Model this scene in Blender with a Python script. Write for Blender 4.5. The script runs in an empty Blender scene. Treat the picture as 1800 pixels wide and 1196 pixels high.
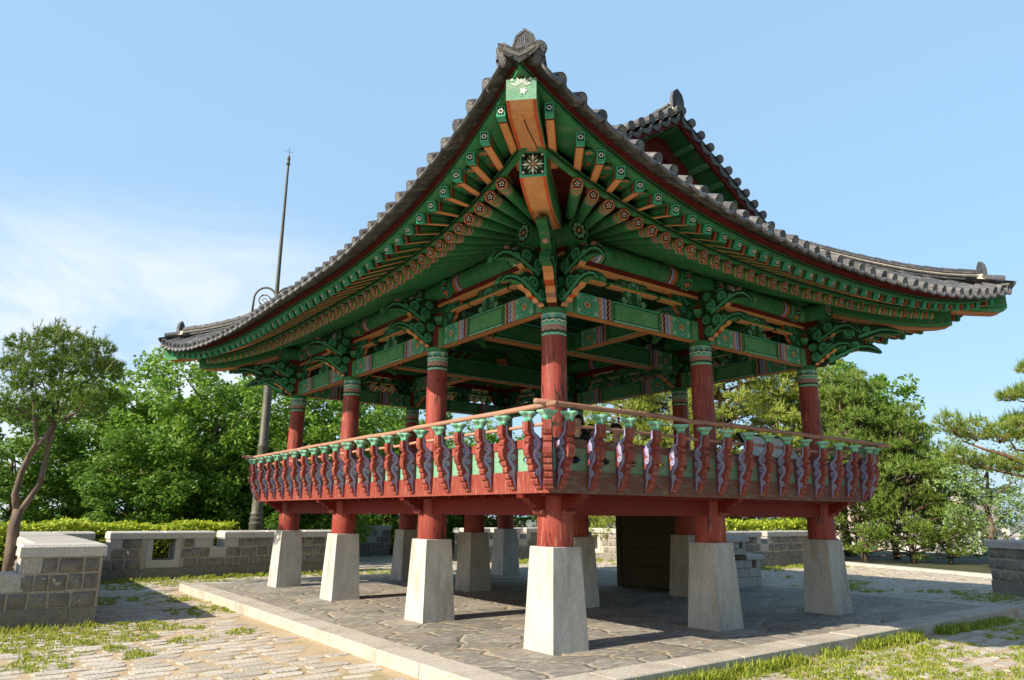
import bpy, math, random
from mathutils import Vector, Matrix
R = math.radians
scene = bpy.context.scene
COL = scene.collection
PI = math.pi

# ------------------------------------------------------------------ camera
CX, CY, CZ = -6.0146, -7.0853, 1.5798
YAW, PITCH, ROLL = 0.9274, 0.2397, 0.0078
cam_d = bpy.data.cameras.new("camera")
cam = bpy.data.objects.new("camera", cam_d); COL.objects.link(cam)
fw = Vector((math.cos(PITCH)*math.cos(YAW), math.cos(PITCH)*math.sin(YAW), math.sin(PITCH)))
rt = Vector((math.sin(YAW), -math.cos(YAW), 0)); up = rt.cross(fw)
rt2 = rt*math.cos(ROLL)+up*math.sin(ROLL); up2 = -rt*math.sin(ROLL)+up*math.cos(ROLL)
cam.matrix_world = Matrix(((rt2.x, up2.x, -fw.x, CX), (rt2.y, up2.y, -fw.y, CY), (rt2.z, up2.z, -fw.z, CZ), (0, 0, 0, 1)))
cam_d.sensor_width = 36; cam_d.lens = 1255.56/1800*36
cam_d.clip_start = 0.05; cam_d.clip_end = 20000
scene.camera = cam

# ------------------------------------------------------------------ sky, sun, exposure
SUN_TO = Vector((-1.5, 0.03, 1.0)).normalized()
EL = math.asin(SUN_TO.z)
wd = bpy.data.worlds.new("World"); scene.world = wd; wd.use_nodes = True
wn = wd.node_tree; wn.nodes.clear()
wo = wn.nodes.new("ShaderNodeOutputWorld"); wb = wn.nodes.new("ShaderNodeBackground")
sky = wn.nodes.new("ShaderNodeTexSky"); sky.sky_type = 'NISHITA'; sky.sun_disc = False
sky.sun_elevation = EL; sky.sun_rotation = math.atan2(SUN_TO.x, SUN_TO.y)
sky.air_density = 1.4; sky.dust_density = 1.1; sky.ozone_density = 3.0; sky.altitude = 0
# thin veil of cirrus mixed over the sky by direction
tc = wn.nodes.new("ShaderNodeTexCoord"); mp = wn.nodes.new("ShaderNodeMapping")
mp.inputs['Scale'].default_value = (1.6, 1.6, 4.6); mp.inputs['Rotation'].default_value = (0.25, -0.2, 0.4)
nz = wn.nodes.new("ShaderNodeTexNoise"); nz.inputs['Scale'].default_value = 1.5; nz.inputs['Detail'].default_value = 7; nz.inputs['Roughness'].default_value = 0.6
nz.inputs['Distortion'].default_value = 0.9
cr = wn.nodes.new("ShaderNodeValToRGB"); cr.color_ramp.elements[0].position = 0.36; cr.color_ramp.elements[1].position = 0.62; cr.color_ramp.elements[0].color = (.18, .18, .18, 1)
sz = wn.nodes.new("ShaderNodeSeparateXYZ"); zr_ = wn.nodes.new("ShaderNodeMapRange"); zr_.interpolation_type = 'SMOOTHSTEP'; zr_.inputs[1].default_value = 0.27; zr_.inputs[2].default_value = 0.40; zr_.inputs[3].default_value = 1.0; zr_.inputs[4].default_value = 0.06
zm = wn.nodes.new("ShaderNodeMath"); zm.operation = 'MULTIPLY'
# the veil lies towards the low left of the sky (direction about +Y)
dt = wn.nodes.new("ShaderNodeVectorMath"); dt.operation = 'DOT_PRODUCT'; dt.inputs[1].default_value = Vector((0.062, 0.970, 0.235)).normalized()
mr = wn.nodes.new("ShaderNodeMapRange"); mr.inputs[1].default_value = 0.90; mr.inputs[2].default_value = 0.99; mr.inputs[3].default_value = 0.0; mr.inputs[4].default_value = 1.0; mr.interpolation_type = 'SMOOTHSTEP'
mm = wn.nodes.new("ShaderNodeMath"); mm.operation = 'MULTIPLY'
ad = wn.nodes.new("ShaderNodeMath"); ad.operation = 'MULTIPLY_ADD'; ad.inputs[1].default_value = 0.9; ad.inputs[2].default_value = 0.0
mx = wn.nodes.new("ShaderNodeMix"); mx.data_type = 'RGBA'; mx.inputs[7].default_value = (6.6, 6.9, 7.2, 1)
vl = wn.nodes.new("ShaderNodeMix"); vl.data_type = 'RGBA'; vl.inputs[7].default_value = (3.35, 5.35, 7.6, 1)   # pale haze added on the view side only, keeping sky fill lower elsewhere
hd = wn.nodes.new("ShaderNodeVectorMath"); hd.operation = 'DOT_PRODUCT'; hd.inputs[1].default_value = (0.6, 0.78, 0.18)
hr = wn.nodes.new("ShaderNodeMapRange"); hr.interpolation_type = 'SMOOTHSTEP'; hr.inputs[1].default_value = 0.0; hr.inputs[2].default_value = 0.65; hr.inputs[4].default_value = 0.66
hs = wn.nodes.new("ShaderNodeHueSaturation"); hs.inputs['Saturation'].default_value = 1.12; hs.inputs['Value'].default_value = 1.0
L_ = wn.links
L_.new(tc.outputs['Generated'], mp.inputs[0]); L_.new(mp.outputs[0], nz.inputs['Vector']); L_.new(nz.outputs[0], cr.inputs[0])
L_.new(tc.outputs['Generated'], dt.inputs[0]); L_.new(dt.outputs['Value'], mr.inputs[0])
L_.new(cr.outputs[0], mm.inputs[0]); L_.new(tc.outputs['Generated'], sz.inputs[0]); L_.new(sz.outputs['Z'], zr_.inputs[0]); L_.new(mr.outputs[0], zm.inputs[0]); L_.new(zr_.outputs[0], zm.inputs[1]); L_.new(zm.outputs[0], mm.inputs[1]); L_.new(mm.outputs[0], ad.inputs[0])
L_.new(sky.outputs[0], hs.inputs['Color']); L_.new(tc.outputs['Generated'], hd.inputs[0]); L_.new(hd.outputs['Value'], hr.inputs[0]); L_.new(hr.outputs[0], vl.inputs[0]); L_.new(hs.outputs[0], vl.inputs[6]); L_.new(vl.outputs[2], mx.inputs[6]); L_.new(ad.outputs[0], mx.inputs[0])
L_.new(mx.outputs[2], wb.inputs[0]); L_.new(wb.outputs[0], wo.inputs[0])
wb.inputs[1].default_value = 0.095
sun_d = bpy.data.lights.new("sun", 'SUN'); sun_d.energy = 4.9; sun_d.angle = R(0.5); sun_d.color = (1.0, 0.88, 0.70)
sun = bpy.data.objects.new("sun", sun_d); COL.objects.link(sun)
sun.rotation_euler = (-SUN_TO).to_track_quat('-Z', 'Y').to_euler()
scene.view_settings.view_transform = 'Standard'; scene.view_settings.look = 'None'
scene.view_settings.exposure = 0.7; scene.view_settings.gamma = 1
scene.cycles.max_bounces = 6; scene.cycles.diffuse_bounces = 3; scene.cycles.transparent_max_bounces = 4

# ------------------------------------------------------------------ materials
M = {}
def mat(name, col, col2=None, scale=6.0, lo=0.4, hi=0.65, rough=0.75, bump=0.0, bscale=30.0, stretch=(1, 1, 1), stain=None, sscale=1.5, slo=0.55, shi=0.7, island=0.0, crack=0.0, spec=0.3, detail=6, grain=45.):
    m = bpy.data.materials.new(name); m.use_nodes = True; M[name] = m
    n = m.node_tree.nodes; l = m.node_tree.links; b = n["Principled BSDF"]
    b.inputs['Roughness'].default_value = rough; b.inputs['Specular IOR Level'].default_value = spec
    t = n.new("ShaderNodeTexCoord"); mpn = n.new("ShaderNodeMapping"); mpn.inputs['Scale'].default_value = stretch
    oi = n.new("ShaderNodeObjectInfo"); om = n.new("ShaderNodeVectorMath"); om.operation = 'SCALE'; om.inputs[0].default_value = (31.7, 17.3, 9.1); l.new(oi.outputs['Random'], om.inputs['Scale'])
    oa_ = n.new("ShaderNodeVectorMath"); oa_.operation = 'ADD'; l.new(t.outputs['Object'], oa_.inputs[0]); l.new(om.outputs[0], oa_.inputs[1]); l.new(oa_.outputs[0], mpn.inputs[0])
    src = None
    def rgb(c):
        r = n.new("ShaderNodeRGB"); r.outputs[0].default_value = (*c, 1); return r.outputs[0]
    src = rgb(col)
    def mixin(src, c2, sc, a, bb, off):
        nn = n.new("ShaderNodeTexNoise"); nn.inputs['Scale'].default_value = sc; nn.inputs['Detail'].default_value = detail; nn.inputs['Roughness'].default_value = 0.65
        ov = n.new("ShaderNodeVectorMath"); ov.operation = 'ADD'; ov.inputs[1].default_value = (off, off*2, off*3)
        l.new(mpn.outputs[0], ov.inputs[0]); l.new(ov.outputs[0], nn.inputs['Vector'])
        rr = n.new("ShaderNodeMapRange"); rr.inputs[1].default_value = a; rr.inputs[2].default_value = bb
        l.new(nn.outputs[0], rr.inputs[0])
        mi = n.new("ShaderNodeMix"); mi.data_type = 'RGBA'
        l.new(rr.outputs[0], mi.inputs[0]); l.new(src, mi.inputs[6]); mi.inputs[7].default_value = (*c2, 1)
        return mi.outputs[2]
    if col2: src = mixin(src, col2, scale, lo, hi, 0)
    if stain: src = mixin(src, stain, sscale, slo, shi, 7.3)
    if crack:      # long drying cracks along the timber
        cn = n.new("ShaderNodeTexNoise"); cn.inputs['Scale'].default_value = 2.2; cn.inputs['Detail'].default_value = 5; cm = n.new("ShaderNodeMapping"); cm.inputs['Scale'].default_value = (2.5, 2.5, .22); l.new(oa_.outputs[0], cm.inputs[0]); l.new(cm.outputs[0], cn.inputs['Vector'])
        s1 = n.new("ShaderNodeMath"); s1.operation = 'SUBTRACT'; s1.inputs[1].default_value = .5; l.new(cn.outputs[0], s1.inputs[0]); s2 = n.new("ShaderNodeMath"); s2.operation = 'ABSOLUTE'; l.new(s1.outputs[0], s2.inputs[0])
        s3 = n.new("ShaderNodeMapRange"); s3.inputs[1].default_value = crack*.35; s3.inputs[2].default_value = crack; s3.inputs[3].default_value = 1; s3.inputs[4].default_value = 0; l.new(s2.outputs[0], s3.inputs[0])
        mi = n.new("ShaderNodeMix"); mi.data_type = 'RGBA'; mi.inputs[7].default_value = (.03, .015, .012, 1); l.new(s3.outputs[0], mi.inputs[0]); l.new(src, mi.inputs[6]); src = mi.outputs[2]
    if island:
        g = n.new("ShaderNodeNewGeometry"); rr = n.new("ShaderNodeMapRange"); rr.inputs[3].default_value = 1-island; rr.inputs[4].default_value = 1+island
        l.new(g.outputs['Random Per Island'], rr.inputs[0])
        h = n.new("ShaderNodeHueSaturation"); l.new(rr.outputs[0], h.inputs['Value']); l.new(src, h.inputs['Color']); src = h.outputs[0]
    # fine grain and slight differences from piece to piece
    gn = n.new("ShaderNodeTexNoise"); gn.inputs['Scale'].default_value = grain; gn.inputs['Detail'].default_value = 3; l.new(mpn.outputs[0], gn.inputs['Vector'])
    gr = n.new("ShaderNodeMapRange"); gr.inputs[1].default_value = .3; gr.inputs[2].default_value = .7; gr.inputs[3].default_value = .80; gr.inputs[4].default_value = 1.17; l.new(gn.outputs[0], gr.inputs[0])
    orr = n.new("ShaderNodeMapRange"); orr.inputs[3].default_value = .88; orr.inputs[4].default_value = 1.12; l.new(oi.outputs['Random'], orr.inputs[0])
    gm = n.new("ShaderNodeMath"); gm.operation = 'MULTIPLY'; l.new(gr.outputs[0], gm.inputs[0]); l.new(orr.outputs[0], gm.inputs[1])
    gh = n.new("ShaderNodeHueSaturation"); l.new(gm.outputs[0], gh.inputs['Value']); l.new(src, gh.inputs['Color']); src = gh.outputs[0]
    l.new(src, b.inputs['Base Color'])
    if bump:
        nb = n.new("ShaderNodeTexNoise"); nb.inputs['Scale'].default_value = bscale; nb.inputs['Detail'].default_value = 5
        l.new(mpn.outputs[0], nb.inputs['Vector'])
        bp = n.new("ShaderNodeBump"); bp.inputs['Strength'].default_value = bump; bp.inputs['Distance'].default_value = 0.02
        l.new(nb.outputs[0], bp.inputs['Height']); l.new(bp.outputs[0], b.inputs['Normal'])
    return m
mat('granite', (0.53, 0.51, 0.47), (0.43, 0.41, 0.375), 55, .45, .62, .85, .25, 70, stain=(0.42, 0.39, 0.34), sscale=1.6, slo=.5, shi=.75)
mat('pedestal', (0.49, 0.47, 0.43), (0.39, 0.37, 0.34), 7, .42, .66, .85, .45, 60, (1, 1, .30), stain=(0.30, 0.275, 0.235), sscale=2.6, slo=.50, shi=.70, grain=90)
mat('kerbstone', (0.48, 0.44, 0.38), (0.39, 0.36, 0.31), 25, .42, .64, .9, .4, 55, stain=(0.29, 0.255, 0.20), sscale=2.0, slo=.5, shi=.72, grain=80)
mat('granite_cap', (0.50, 0.48, 0.445), (0.40, 0.38, 0.355), 40, .45, .62, .85, .25, 60, stain=(0.34, 0.32, 0.29), sscale=1.2, slo=.52, shi=.75)
mat('wall_stone', (0.25, 0.23, 0.205), (0.17, 0.158, 0.145), 5, .35, .7, .9, .9, 16, stain=(0.33, 0.28, 0.22), sscale=2.5, slo=.55, shi=.75, island=.16)
mat('wall_mortar', (0.42, 0.38, 0.325), (0.31, 0.28, 0.24), 12, .4, .7, .95, .4, 40)
mat('wall_base', (0.24, 0.22, 0.195), (0.17, 0.16, 0.145), 9, .4, .7, .9, .8, 30, stain=(0.20, 0.17, 0.14), sscale=2)
mat('red', (0.255, 0.043, 0.028), (0.20, 0.032, 0.021), 3, .35, .7, .6, .25, 25, (6, 6, .8), stain=(0.33, 0.17, 0.12), sscale=5, slo=.51, shi=.70, spec=.4)
mat('red_peeling', (0.33, 0.050, 0.032), (0.24, 0.032, 0.022), 3, .35, .7, .55, .35, 22, (6, 6, .6), stain=(0.46, 0.25, 0.20), sscale=5, slo=.56, shi=.74, crack=.010, spec=.45)
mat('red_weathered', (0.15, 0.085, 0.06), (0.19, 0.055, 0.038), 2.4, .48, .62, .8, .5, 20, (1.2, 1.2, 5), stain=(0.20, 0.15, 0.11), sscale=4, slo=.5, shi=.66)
mat('red_beam', (0.165, 0.012, 0.007), (0.12, 0.009, 0.006), 2, .35, .7, .6, .2, 20, (1, 1, 4))
mat('dark_red', (0.15, 0.018, 0.014), (0.09, 0.012, 0.010), 5, .4, .7, .8)
mat('green', (0.034, 0.215, 0.078), (0.024, 0.155, 0.058), 3, .4, .7, .75, .45, 18, (1, 1, 1), stain=(0.090, 0.19, 0.10), sscale=7, slo=.51, shi=.64)
mat('bracket_dark', (0.010, 0.045, 0.022), (0.016, 0.03, 0.018), 6, .4, .7, .8)
mat('green_dark', (0.014, 0.085, 0.036), (0.010, 0.06, 0.028), 6, .4, .7, .75, .4, 14)
mat('green_panel', (0.095, 0.31, 0.14), (0.065, 0.25, 0.105), 3, .4, .7, .8, .4, 16, stain=(0.16, 0.31, 0.17), sscale=6, slo=.53, shi=.66)
mat('green_pale', (0.19, 0.40, 0.27), (0.14, 0.31, 0.20), 5, .4, .7, .75, .3, 20, (1, 1, 3), stain=(0.30, 0.36, 0.26), sscale=3, slo=.52, shi=.72)
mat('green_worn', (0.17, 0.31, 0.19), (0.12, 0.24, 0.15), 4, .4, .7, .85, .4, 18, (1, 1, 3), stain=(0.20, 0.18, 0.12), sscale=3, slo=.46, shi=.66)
mat('teal', (0.065, 0.40, 0.25), (0.05, 0.32, 0.19), 7, .4, .7, .7)
mat('teal_pale', (0.20, 0.52, 0.38), (0.36, 0.56, 0.45), 14, .45, .7, .75, .3, 40)
mat('scroll', (0.045, 0.31, 0.15), (0.07, 0.38, 0.20), 9, .4, .7, .7)
mat('tan', (0.66, 0.31, 0.125), (0.56, 0.25, 0.10), 4, .4, .7, .7, .2, 18, stain=(0.58, 0.34, 0.18), sscale=6)
mat('orange', (0.58, 0.11, 0.035), (0.45, 0.08, 0.03), 6, .4, .7, .75)
mat('rose', (0.44, 0.24, 0.21), (0.36, 0.20, 0.18), 8, .4, .7, .8)
mat('blue', (0.07, 0.10, 0.36), (0.12, 0.13, 0.36), 8, .4, .7, .75)
mat('lilac', (0.33, 0.32, 0.46), (0.40, 0.34, 0.38), 10, .42, .68, .8, .3, 30)
mat('sky_blue', (0.20, 0.30, 0.55), None, rough=.8)
mat('black', (0.012, 0.013, 0.014), None, rough=.8)
mat('white', (0.72, 0.72, 0.68), (0.55, 0.55, 0.5), 20, .45, .7, .8)
mat('tile', (0.050, 0.052, 0.060), (0.080, 0.080, 0.083), 4, .4, .7, .6, .5, 30, stain=(0.19, 0.18, 0.165), sscale=7, slo=.52, shi=.72, island=.25, spec=.45)
mat('tile_end', (0.10, 0.10, 0.106), (0.065, 0.065, 0.072), 9, .4, .7, .65, .7, 45, stain=(0.27, 0.25, 0.22), sscale=8, slo=.54, shi=.75, island=.28, spec=.45)
mat('tile_relief', (0.22, 0.215, 0.205), (0.13, 0.13, 0.13), 15, .4, .7, .7)
mat('finial', (0.045, 0.046, 0.052), (0.07, 0.07, 0.075), 9, .4, .7, .6, .5, 40, spec=.45)
mat('lime', (0.62, 0.56, 0.46), (0.45, 0.40, 0.32), 8, .4, .7, .9, .5, 30)
mat('pole', (0.42, 0.22, 0.15), (0.32, 0.17, 0.12), 3, .4, .7, .7, .4, 25, stain=(0.30, 0.24, 0.2), sscale=5)
mat('old_wood', (0.085, 0.068, 0.048), (0.055, 0.045, 0.034), 3, .4, .7, .85, .6, 14, (1, 1, 6))
mat('floor_wood', (0.20, 0.13, 0.08), (0.14, 0.09, 0.06), 4, .4, .7, .7)

# ------------------------------------------------------------------ mesh builder
class MB:
    def __init__(s): s.v = []; s.f = []; s.m = []; s.mats = []; s.T = None
    def mi(s, name):
        if name not in s.mats: s.mats.append(name)
        return s.mats.index(name)
    def add(s, pts, faces, mt):
        o = len(s.v)
        if s.T is not None: pts = [tuple(s.T @ Vector(p)) for p in pts]
        s.v += [tuple(p) for p in pts]
        if isinstance(mt, str):
            k = s.mi(mt); s.m += [k]*len(faces)
        else: s.m += [s.mi(x) for x in mt]
        s.f += [tuple(o+i for i in f) for f in faces]
    def poly(s, pts, mt): s.add(pts, [tuple(range(len(pts)))], mt)
    def box(s, a, b, mt, j=0.0):
        # mt: str or dict of faces 'x-','x+','y-','y+','z-','z+' with '*' default
        x0, y0, z0 = a; x1, y1, z1 = b
        p = [(x0, y0, z0), (x1, y0, z0), (x1, y1, z0), (x0, y1, z0), (x0, y0, z1), (x1, y0, z1), (x1, y1, z1), (x0, y1, z1)]
        if j: p = [(q[0]+random.uniform(-j, j), q[1]+random.uniform(-j, j), q[2]+random.uniform(-j, j)) for q in p]
        F = [(0, 3, 2, 1), (4, 5, 6, 7), (0, 1, 5, 4), (2, 3, 7, 6), (1, 2, 6, 5), (3, 0, 4, 7)]
        if isinstance(mt, dict):
            mt = [mt.get(k, mt['*']) for k in ('z-', 'z+', 'y-', 'y+', 'x+', 'x-')]
        s.add(p, F, mt)
    def tube(s, pts, rad, n=8, mt='tile', cap=True, segm=None):
        pts = [Vector(p) for p in pts]; k = len(pts)
        if not hasattr(rad, '__len__'): rad = [rad]*k
        P = []; prev = None
        for i in range(k):
            d = (pts[min(i+1, k-1)]-pts[max(i-1, 0)]).normalized()
            if prev is None:
                a = Vector((0, 0, 1)) if abs(d.z) < .9 else Vector((1, 0, 0))
                u = d.cross(a).normalized()
            else:
                u = (prev-d*prev.dot(d)).normalized()
            prev = u; w = d.cross(u)
            for q in range(n):
                t = 2*PI*q/n; P.append(pts[i]+(u*math.cos(t)+w*math.sin(t))*rad[i])
        F = []; ms = []
        for i in range(k-1):
            for q in range(n):
                F.append((i*n+q, i*n+(q+1) % n, (i+1)*n+(q+1) % n, (i+1)*n+q)); ms.append(segm[i] if segm else mt)
        if cap:
            F.append(tuple(reversed(range(n)))); ms.append(mt if not segm else segm[0])
            F.append(tuple(range((k-1)*n, k*n))); ms.append(mt if not segm else segm[-1])
        s.add(P, F, ms)
    def lathe(s, prof, n=16, mt='granite', c=(0, 0, 0), segm=None, mod=None, cap=True):
        P = []; k = len(prof)
        for (r, z) in prof:
            for q in range(n):
                t = 2*PI*q/n; rr = r*(mod(t, z) if mod else 1)
                P.append((c[0]+rr*math.cos(t), c[1]+rr*math.sin(t), c[2]+z))
        F = []; ms = []
        for i in range(k-1):
            for q in range(n):
                F.append((i*n+q, i*n+(q+1) % n, (i+1)*n+(q+1) % n, (i+1)*n+q)); ms.append(segm[i] if segm else mt)
        if cap:
            F.append(tuple(reversed(range(n)))); ms.append(segm[0] if segm else mt)
            F.append(tuple(range((k-1)*n, k*n))); ms.append(segm[-1] if segm else mt)
        s.add(P, F, ms)
    def prism(s, pl, O, U, V, N, th, mt, edge=None):
        # polygon pl (u,v) in frame O,U,V; extruded +-th/2 along N; edge: material or list per edge
        O, U, V, N = Vector(O), Vector(U), Vector(V), Vector(N); k = len(pl)
        A = [O+U*a+V*b-N*th/2 for a, b in pl]; B = [O+U*a+V*b+N*th/2 for a, b in pl]
        F = [tuple(reversed(range(k))), tuple(range(k, 2*k))]+[(i, (i+1) % k, k+(i+1) % k, k+i) for i in range(k)]
        e = edge or mt
        ms = [mt, mt]+(e if isinstance(e, list) else [e]*k)
        s.add(A+B, F, ms)
    def decal(s, pl, O, U, V, N, off, mt):
        O, U, V, N = Vector(O), Vector(U), Vector(V), Vector(N)
        s.poly([O+U*a+V*b+N*off for a, b in pl], mt)
    def ribbon(s, path, w, O, U, V, N, off, mt):
        # flat strip following a (u,v) path; w may be a list
        O, U, V, N = Vector(O), Vector(U), Vector(V), Vector(N); k = len(path)
        if not hasattr(w, '__len__'): w = [w]*k
        P = []
        for i in range(k):
            a = path[max(i-1, 0)]; b = path[min(i+1, k-1)]; dx, dy = b[0]-a[0], b[1]-a[1]; q = math.hypot(dx, dy) or 1
            nx, ny = -dy/q*w[i]/2, dx/q*w[i]/2
            for sg in (1, -1): P.append(O+U*(path[i][0]+sg*nx)+V*(path[i][1]+sg*ny)+N*off)
        s.add(P, [(2*i, 2*i+1, 2*i+3, 2*i+2) for i in range(k-1)], mt)
    def mesh(s, name, smooth=False):
        me = bpy.data.meshes.new(name); me.from_pydata(s.v, [], s.f); me.update()
        for x in s.mats: me.materials.append(M[x])
        me.polygons.foreach_set('material_index', s.m)
        if smooth is True: me.polygons.foreach_set('use_smooth', [True]*len(s.f))
        elif smooth:
            me.polygons.foreach_set('use_smooth', [True]*len(s.f))
            try: me.set_sharp_from_angle(angle=R(smooth))
            except Exception: pass
        me.update(); return me
    def build(s, name, parent=None, smooth=False, loc=None, rz=0):
        return link(name, s.mesh(name, smooth), parent, loc, rz)
def link(name, me, parent=None, loc=None, rz=0, mw=None):
    o = bpy.data.objects.new(name, me); COL.objects.link(o)
    if parent: o.parent = parent
    if mw is not None: o.matrix_basis = mw
    elif loc is not None:
        o.location = loc; o.rotation_euler = (0, 0, rz)
    return o
def tag(o, label=None, cat=None, group=None, kind=None):
    if label: o['label'] = label
    if cat: o['category'] = cat
    if group: o['group'] = group
    if kind: o['kind'] = kind
    return o
def empty(name, label, cat, loc=(0, 0, 0), rz=0, group=None):
    o = bpy.data.objects.new(name, None); COL.objects.link(o); o.location = loc; o.rotation_euler = (0, 0, rz)
    o.empty_display_size = .3
    return tag(o, label, cat, group)
def circ(cx, cy, r, n=12, a0=0, sx=1, sy=1): return [(cx+r*sx*math.cos(a0+2*PI*i/n), cy+r*sy*math.sin(a0+2*PI*i/n)) for i in range(n)]
def lobed(cx, cy, r, k=8, amp=.14, n=32, sy=1, a0=0): return [(cx+r*(1+amp*math.cos(k*t+a0))*math.cos(t), cy+sy*r*(1+amp*math.cos(k*t+a0))*math.sin(t)) for t in [2*PI*i/n for i in range(n)]]
def spiral(cx, cy, r0, a0, turns, n=18, r1=.12, sg=1): return [(cx+(r0+(r1*r0-r0)*i/(n-1))*math.cos(a0+sg*turns*2*PI*i/(n-1)), cy+(r0+(r1*r0-r0)*i/(n-1))*math.sin(a0+sg*turns*2*PI*i/(n-1))) for i in range(n)]
def lerp(a, b, t): return a+(b-a)*t
def clamp(x, a=0., b=1.): return max(a, min(b, x))
rnd = random.Random(7)
random.seed(11)
# ------------------------------------------------------------------ pavilion: plan and eave curves
PL, PD = 9.31, 6.107
YS = (0, 3.0, 6.337, 9.31); XS = (0, 3.0535, 6.107)
SIDES = [(PL, YS), (PD, XS), (PL, YS), (PD, XS)]
def W(k, s, o, z):
    if k == 0: return Vector((-o, s, z))
    if k == 1: return Vector((s, -o, z))
    if k == 2: return Vector((PD+o, s, z))
    return Vector((s, PL+o, z))
OUT = [Vector((-1, 0, 0)), Vector((0, -1, 0)), Vector((1, 0, 0)), Vector((0, 1, 0))]
ALO = [Vector((0, 1, 0)), Vector((1, 0, 0)), Vector((0, 1, 0)), Vector((1, 0, 0))]
UZ = Vector((0, 0, 1))
def frame(x, pos):      # rotation with local X along x (horizontal), Z up
    x = Vector(x).normalized(); y = UZ.cross(x)
    return Matrix(((x.x, y.x, 0, pos[0]), (x.y, y.y, 0, pos[1]), (x.z, y.z, 1, pos[2]), (0, 0, 0, 1)))
def frame3(x, pos):     # local X along a sloping direction
    x = Vector(x).normalized(); y = UZ.cross(x).normalized(); z = x.cross(y)
    return Matrix(((x.x, y.x, z.x, pos[0]), (x.y, y.y, z.y, pos[1]), (x.z, y.z, z.z, pos[2]), (0, 0, 0, 1)))
OAC, OBC = 2.54, 1.979
def eA(c): e = clamp(1-c/5.6); return 2.015+.525*e**1.63, 5.008+.598*e**3.42
def eB(c): e = clamp(1-c/5.6); return 1.406+.573*e**2.002, 4.999+.273*e**4.237
def cd(s, Ln, oc): return max(0, min(s+oc, Ln+oc-s))

pav = empty('pavilion', 'two-storey painted wooden pavilion with a grey tiled roof, raised on tapered granite pillars', 'pavilion')

# ---- granite pedestals and lower red posts
mb = MB()
for k, (z0, z1, h0, h1) in enumerate(((0, 1.2, .281, .2265),)):
    nseg = 4
    for i in range(nseg):
        pass
    p = []
    for (h, z) in ((.281, 0.0), (.2265, 1.188), (.2205, 1.2)):
        p += [(-h, -h, z), (h, -h, z), (h, h, z), (-h, h, z)]
    F = [(8, 9, 10, 11)]
    for r_ in (0, 4):
        for i in range(4): F.append((r_+i, r_+(i+1) % 4, r_+4+(i+1) % 4, r_+4+i))
    mb.add(p, F, 'pedestal')
me_ped = mb.mesh('stone_pedestal')
mb = MB(); mb.lathe([(.222, 1.2), (.228, 1.21), (.226, 1.5), (.222, 1.86)], 28, 'red_peeling'); me_low = mb.mesh('lower_post', 40)
for y in YS:
    for x in XS:
        a = random.choice((0, 1, 2, 3))*PI/2
        link('stone_pedestal', me_ped, pav, (x, y, 0), a)
        link('lower_post', me_low, pav, (x, y, 0), random.uniform(0, 6))

# ---- floor frame
def beam_between(a, b, w, z0, z1, mt):
    m = MB(); a, b = Vector(a), Vector(b); d = (b-a).normalized(); n = Vector((-d.y, d.x, 0))*w/2
    p = [a+n, a-n, b-n, b+n]
    P = [(q.x, q.y, z0) for q in p]+[(q.x, q.y, z1) for q in p]
    F = [(0, 1, 2, 3), (4, 7, 6, 5), (0, 4, 5, 1), (2, 6, 7, 3), (1, 5, 6, 2), (3, 7, 4, 0)]
    m.add(P, F, mt if isinstance(mt, list) else [mt]*6); return m
for y in YS: 
    for i in range(2): beam_between((XS[i]+.18, y, 0), (XS[i+1]-.18, y, 0), .26, 1.575, 1.855, 'red_beam').build('floor_beam', pav)
for x in XS:
    for i in range(3): beam_between((x, YS[i]+.18, 0), (x, YS[i+1]-.18, 0), .26, 1.572, 1.852, 'red_beam').build('floor_beam', pav)
m = MB(); m.box((-.55, -.55, 1.862), (PD+.55, PL+.55, 1.95), {'*': 'floor_wood', 'z-': 'red_beam'})
for i in range(24):
    yy = -.4+i*.42; m.box((-.5, yy, 1.80), (PD+.5, yy+.07, 1.861), 'red_beam')
m.build('floor_deck', pav)
# carved bracket ends that carry the balcony
pl = [(.15, 1.60), (.27, 1.60), (.30, 1.63), (.29, 1.66), (.36, 1.67), (.38, 1.71), (.45, 1.72), (.48, 1.77), (.56, 1.78), (.575, 1.84), (.15, 1.84)]
mb = MB(); mb.prism(pl, (0, 0, 0), (1, 0, 0), (0, 0, 1), (0, 1, 0), .13, 'red_beam')
mb.tube([(.265, -.085, 1.615), (.265, .085, 1.615)], .03, 8, 'red'); me_corbel = mb.mesh('corbel')
for k in range(4):
    Ln, st = SIDES[k]
    for s in st: link('corbel', me_corbel, pav, mw=frame(OUT[k], W(k, s, 0, 0)))
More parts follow.
